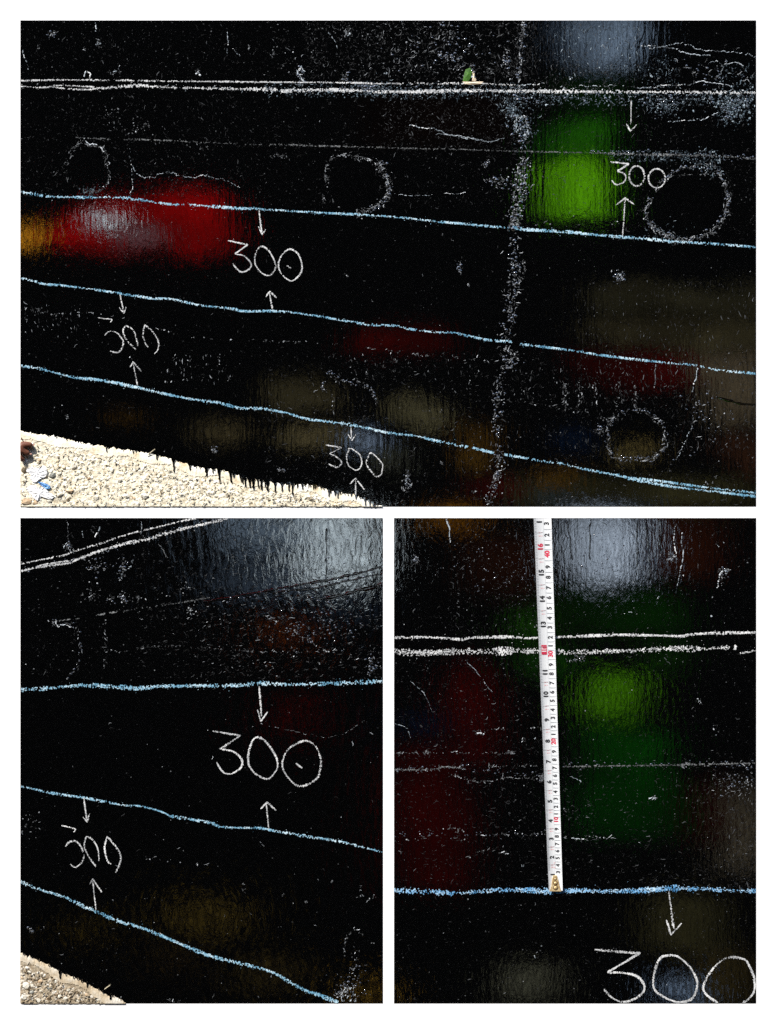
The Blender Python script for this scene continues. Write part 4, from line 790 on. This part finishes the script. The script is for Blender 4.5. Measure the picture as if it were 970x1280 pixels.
# ---------------------------------------------------------------- the tape measure standing on the blue line of wall C
TAPE, t, b = mat('white_enamel', (.86, .87, .88), .35, .5); noise_col(t, b, 40, [(.3, (.66, .68, .70)), (.7, (.76, .77, .78))])
INK, t, b = mat('black_print', (.02, .02, .025), .6, .3); noise_col(t, b, 400, [(.3, (.015, .015, .02)), (.7, (.05, .05, .055))])
REDI, t, b = mat('red_print', (.55, .02, .06), .6, .3); noise_col(t, b, 400, [(.3, (.45, .015, .05)), (.7, (.65, .05, .1))])
PINKI, t, b = mat('pink_print', (.75, .4, .42), .6, .3); noise_col(t, b, 400, [(.3, (.7, .35, .38)), (.7, (.82, .55, .55))])
GREYI, t, b = mat('grey_print', (.4, .42, .44), .6, .3); noise_col(t, b, 400, [(.3, (.3, .32, .34)), (.7, (.5, .52, .54))])
WPR, t, b = mat('white_print', (.85, .85, .85), .6, .3); noise_col(t, b, 400, [(.3, (.8, .8, .8)), (.7, (.88, .88, .88))])
BRASS, t, b = mat('brass', (.62, .42, .16), .35, .5); b.inputs['Metallic'].default_value = .35; noise_col(t, b, 260, [(.35, (.50, .32, .12)), (.65, (.86, .70, .42))])
TARN, t, b = mat('tarnished_brass', (.12, .07, .03), .5, .4); noise_col(t, b, 300, [(.3, (.08, .045, .015)), (.7, (.2, .12, .05))])
root = empty('tape_measure'); root.location = P(694, 1113, FACE)
tag(root, 'white steel tape measure standing upright on the blue chalk line with brass end hook', 'tape measure')
Y0, Y1 = 647.8, 1112.5
def edge(y): f = (y - 647) / 466; return 667 + 19 * f, 688.8 + 14.2 * f
def tp(u, y, up=0.0):     # u = -1 (left edge) .. 1 (right edge); the blade is slightly hollow towards the viewer
    l, r = edge(y); x = (l + r) / 2 + u * (r - l) / 2
    return P(x, y, FACE + .0055 + .0042 * u * u + up)
V = []; F = []; us = [-1, -.75, -.5, -.25, 0, .25, .5, .75, 1]; rows = [Y0 + (Y1 - Y0) * i / 40 for i in range(41)]; nu = len(us)
for y in rows:
    for u in us: V.append(tp(u, y))
nf = len(V)
for y in rows:
    for u in us: V.append(tp(u, y, -.0008))
for i in range(40):
    for j in range(nu - 1):
        a = i * nu + j; F.append((a, a + nu, a + nu + 1, a + 1)); F.append((nf + a, nf + a + 1, nf + a + nu + 1, nf + a + nu))
    for j, s in ((0, 1), (nu - 1, -1)):
        a = i * nu + j; q = (a, nf + a, nf + a + nu, a + nu); F.append(q if s > 0 else q[::-1])
for i in (0, 40):
    for j in range(nu - 1): a = i * nu + j; F.append((a, a + 1, nf + a + 1, nf + a))
put('blade', V, F, TAPE, root, False)
def text(body, u, y, size, m, bold=.02, up=.0003, name='numeral'):
    cu = bpy.data.curves.new('txt', 'FONT'); cu.body = body; cu.align_x = 'CENTER'; cu.align_y = 'CENTER'; cu.size = 1; cu.offset = bold; cu.resolution_u = 3
    o = bpy.data.objects.new('txt', cu); C.objects.link(o); dg = bpy.context.evaluated_depsgraph_get(); dg.update()
    me = bpy.data.meshes.new_from_object(o.evaluated_get(dg)); bpy.data.objects.remove(o); bpy.data.curves.remove(cu)
    l, r = edge(y); hw = (r - l) / 2
    vs = [tp(u - (v.co.y * size) / hw, y - v.co.x * size, up) for v in me.vertices]; fs = [tuple(p.vertices) for p in me.polygons]
    bpy.data.meshes.remove(me); return put(name, vs, fs, m, root)
cm = [(43, 654.4), (42, 668.8), (41, 681), (40, 692.5), (39, 708.5), (38, 721.5), (37, 734.6), (36, 747), (35, 760), (34, 772.5), (33, 784), (32, 796.5), (31, 807), (30, 817.3), (29, 830.6), (28, 842), (27, 853.5), (26, 865), (25, 875.6), (24, 887), (23, 897), (22, 908), (21, 917.5), (20, 926.5), (19, 939), (18, 949.3), (17, 959.5), (16, 969.3), (15, 979), (14, 989.4), (13, 998), (12, 1008), (11, 1016.8), (10, 1024.3), (9, 1035.8), (8, 1045), (7, 1054.5), (6, 1063.3), (5, 1072), (4, 1081), (3, 1089.5)]
for v, y in cm:
    l, r = edge(y); s = (r - l) / 21.8
    if v % 10 == 0: text(str(v), .42, y, 8.6 * s, REDI, .05)
    else: text(str(v % 10), .46, y, 8.2 * s, INK, .045)
inch = [('17', 650.8), ('16', 683.8), ('15', 716), ('14', 749), ('13', 780.6), ('11', 840), ('10', 868), ('9', 899.5), ('8', 926), ('7', 951.6), ('6', 977), ('5', 1001), ('4', 1025.5), ('3', 1048), ('2', 1071), ('1', 1092.5)]
for v, y in inch:
    l, r = edge(y); s = (r - l) / 21.8
    if v == '17': text('1', -.36, 652.3, 9.0 * s, INK, .05)
    else: text(v, -.34, y, 9.0 * s, REDI if v == '16' else INK, .05)
V = [tp(-.72, 806, .0002), tp(-.03, 806, .0002), tp(-.03, 818, .0002), tp(-.72, 818, .0002)]; put('foot_marker', V, [(0, 3, 2, 1)], REDI, root)
text('1F', -.36, 812, 7.6, WPR, .03, .0005, 'marker_lettering')
V = []; F = []; Vg = []; Fg = []; Vp = []; Fp = []
def tick(V, F, u0, u1, y, h=.28):
    a = len(V); V += [tp(u0, y - h, .00025), tp(u1, y - h, .00025), tp(u1, y + h, .00025), tp(u0, y + h, .00025)]; F.append((a, a + 3, a + 2, a + 1))
for (v, y), (v2, y2) in zip(cm[:-1], cm[1:]):
    ym = (y + y2) / 2
    tick(Vg, Fg, .05, .97, ym, .26)
    for q in range(1, 5): tick(Vg, Fg, .78, .98, ym + (y2 - y) * q / 5, .2)
    tick(Vg, Fg, .03, .12, y, .3)
y = Y0
while y < 1088:
    l, r = edge(y); tick(Vg, Fg, -.98, -.74, y, .22); y += 2.05 * (r - l) / 21.8
for (v, y), (v2, y2) in zip(inch[:-1], inch[1:]):
    tick(Vg, Fg, -.98, .02, (y + y2) / 2 - 2, .18)
    for q in (.45, .58): tick(Vp, Fp, -.52, -.3, y + (y2 - y) * q, .6); tick(Vp, Fp, -.22, -.08, y + (y2 - y) * q, .45)
a = len(Vg); Vg += [tp(.06, Y0 + .3, .00022), tp(.09, Y0 + .3, .00022), tp(.09, 1086, .00022), tp(.06, 1086, .00022)]; Fg.append((a, a + 3, a + 2, a + 1))
put('graduations', Vg, Fg, GREYI, root)['kind'] = 'stuff'; put('fraction_marks', Vp, Fp, PINKI, root)['kind'] = 'stuff'
for y in (1078, 1084): text('ft' if y == 1078 else 'in', -.05, y, 3.2, PINKI, .0, .0003, 'unit_mark')
# brass end hook with rivets
ol = [(691.2, 1093.5), (695.6, 1093.5), (697.6, 1099), (699.6, 1107), (702, 1113.8), (686.4, 1113.8), (688.6, 1107), (689.8, 1099)]
bm = bmesh.new()
lo = [bm.verts.new(P(x, y, FACE + .0055)) for x, y in ol]; hi = [bm.verts.new(P(694.2 + (x - 694.2) * .92, 1104 + (y - 1104) * .96, FACE + .0085)) for x, y in ol]
bm.faces.new(hi[::-1]); bm.faces.new(lo)
for i in range(len(ol)): j = (i + 1) % len(ol); bm.faces.new((lo[i], hi[i], hi[j], lo[j]))
bmesh.ops.recalc_face_normals(bm, faces=bm.faces)
me = bpy.data.meshes.new('end_hook'); bm.to_mesh(me); bm.free(); me.materials.append(BRASS)
ho = bpy.data.objects.new('end_hook', me); C.objects.link(ho); ho.parent = root; ho.matrix_parent_inverse = Matrix.Translation(root.location).inverted()
for x, y, r in ((693.7, 1098, 1.4), (694, 1103.3, 2.0), (694.3, 1109, 2.2)):
    bm = bmesh.new(); bmesh.ops.create_uvsphere(bm, u_segments=12, v_segments=6, radius=r * U)
    bmesh.ops.scale(bm, vec=(1, .5, 1), verts=bm.verts); bmesh.ops.translate(bm, vec=P(x, y, FACE + .0087), verts=bm.verts)
    V = [P(x + r * 1.45 * math.cos(q), y + r * 1.45 * math.sin(q), FACE + .0088) for q in [6.283 * i / 14 for i in range(14)]]
    o = mesh('rivet_hole', V, [tuple(reversed(range(14)))], TARN); o.parent = ho
    o = from_bm('rivet', bm, BRASS, None, True); o.parent = ho
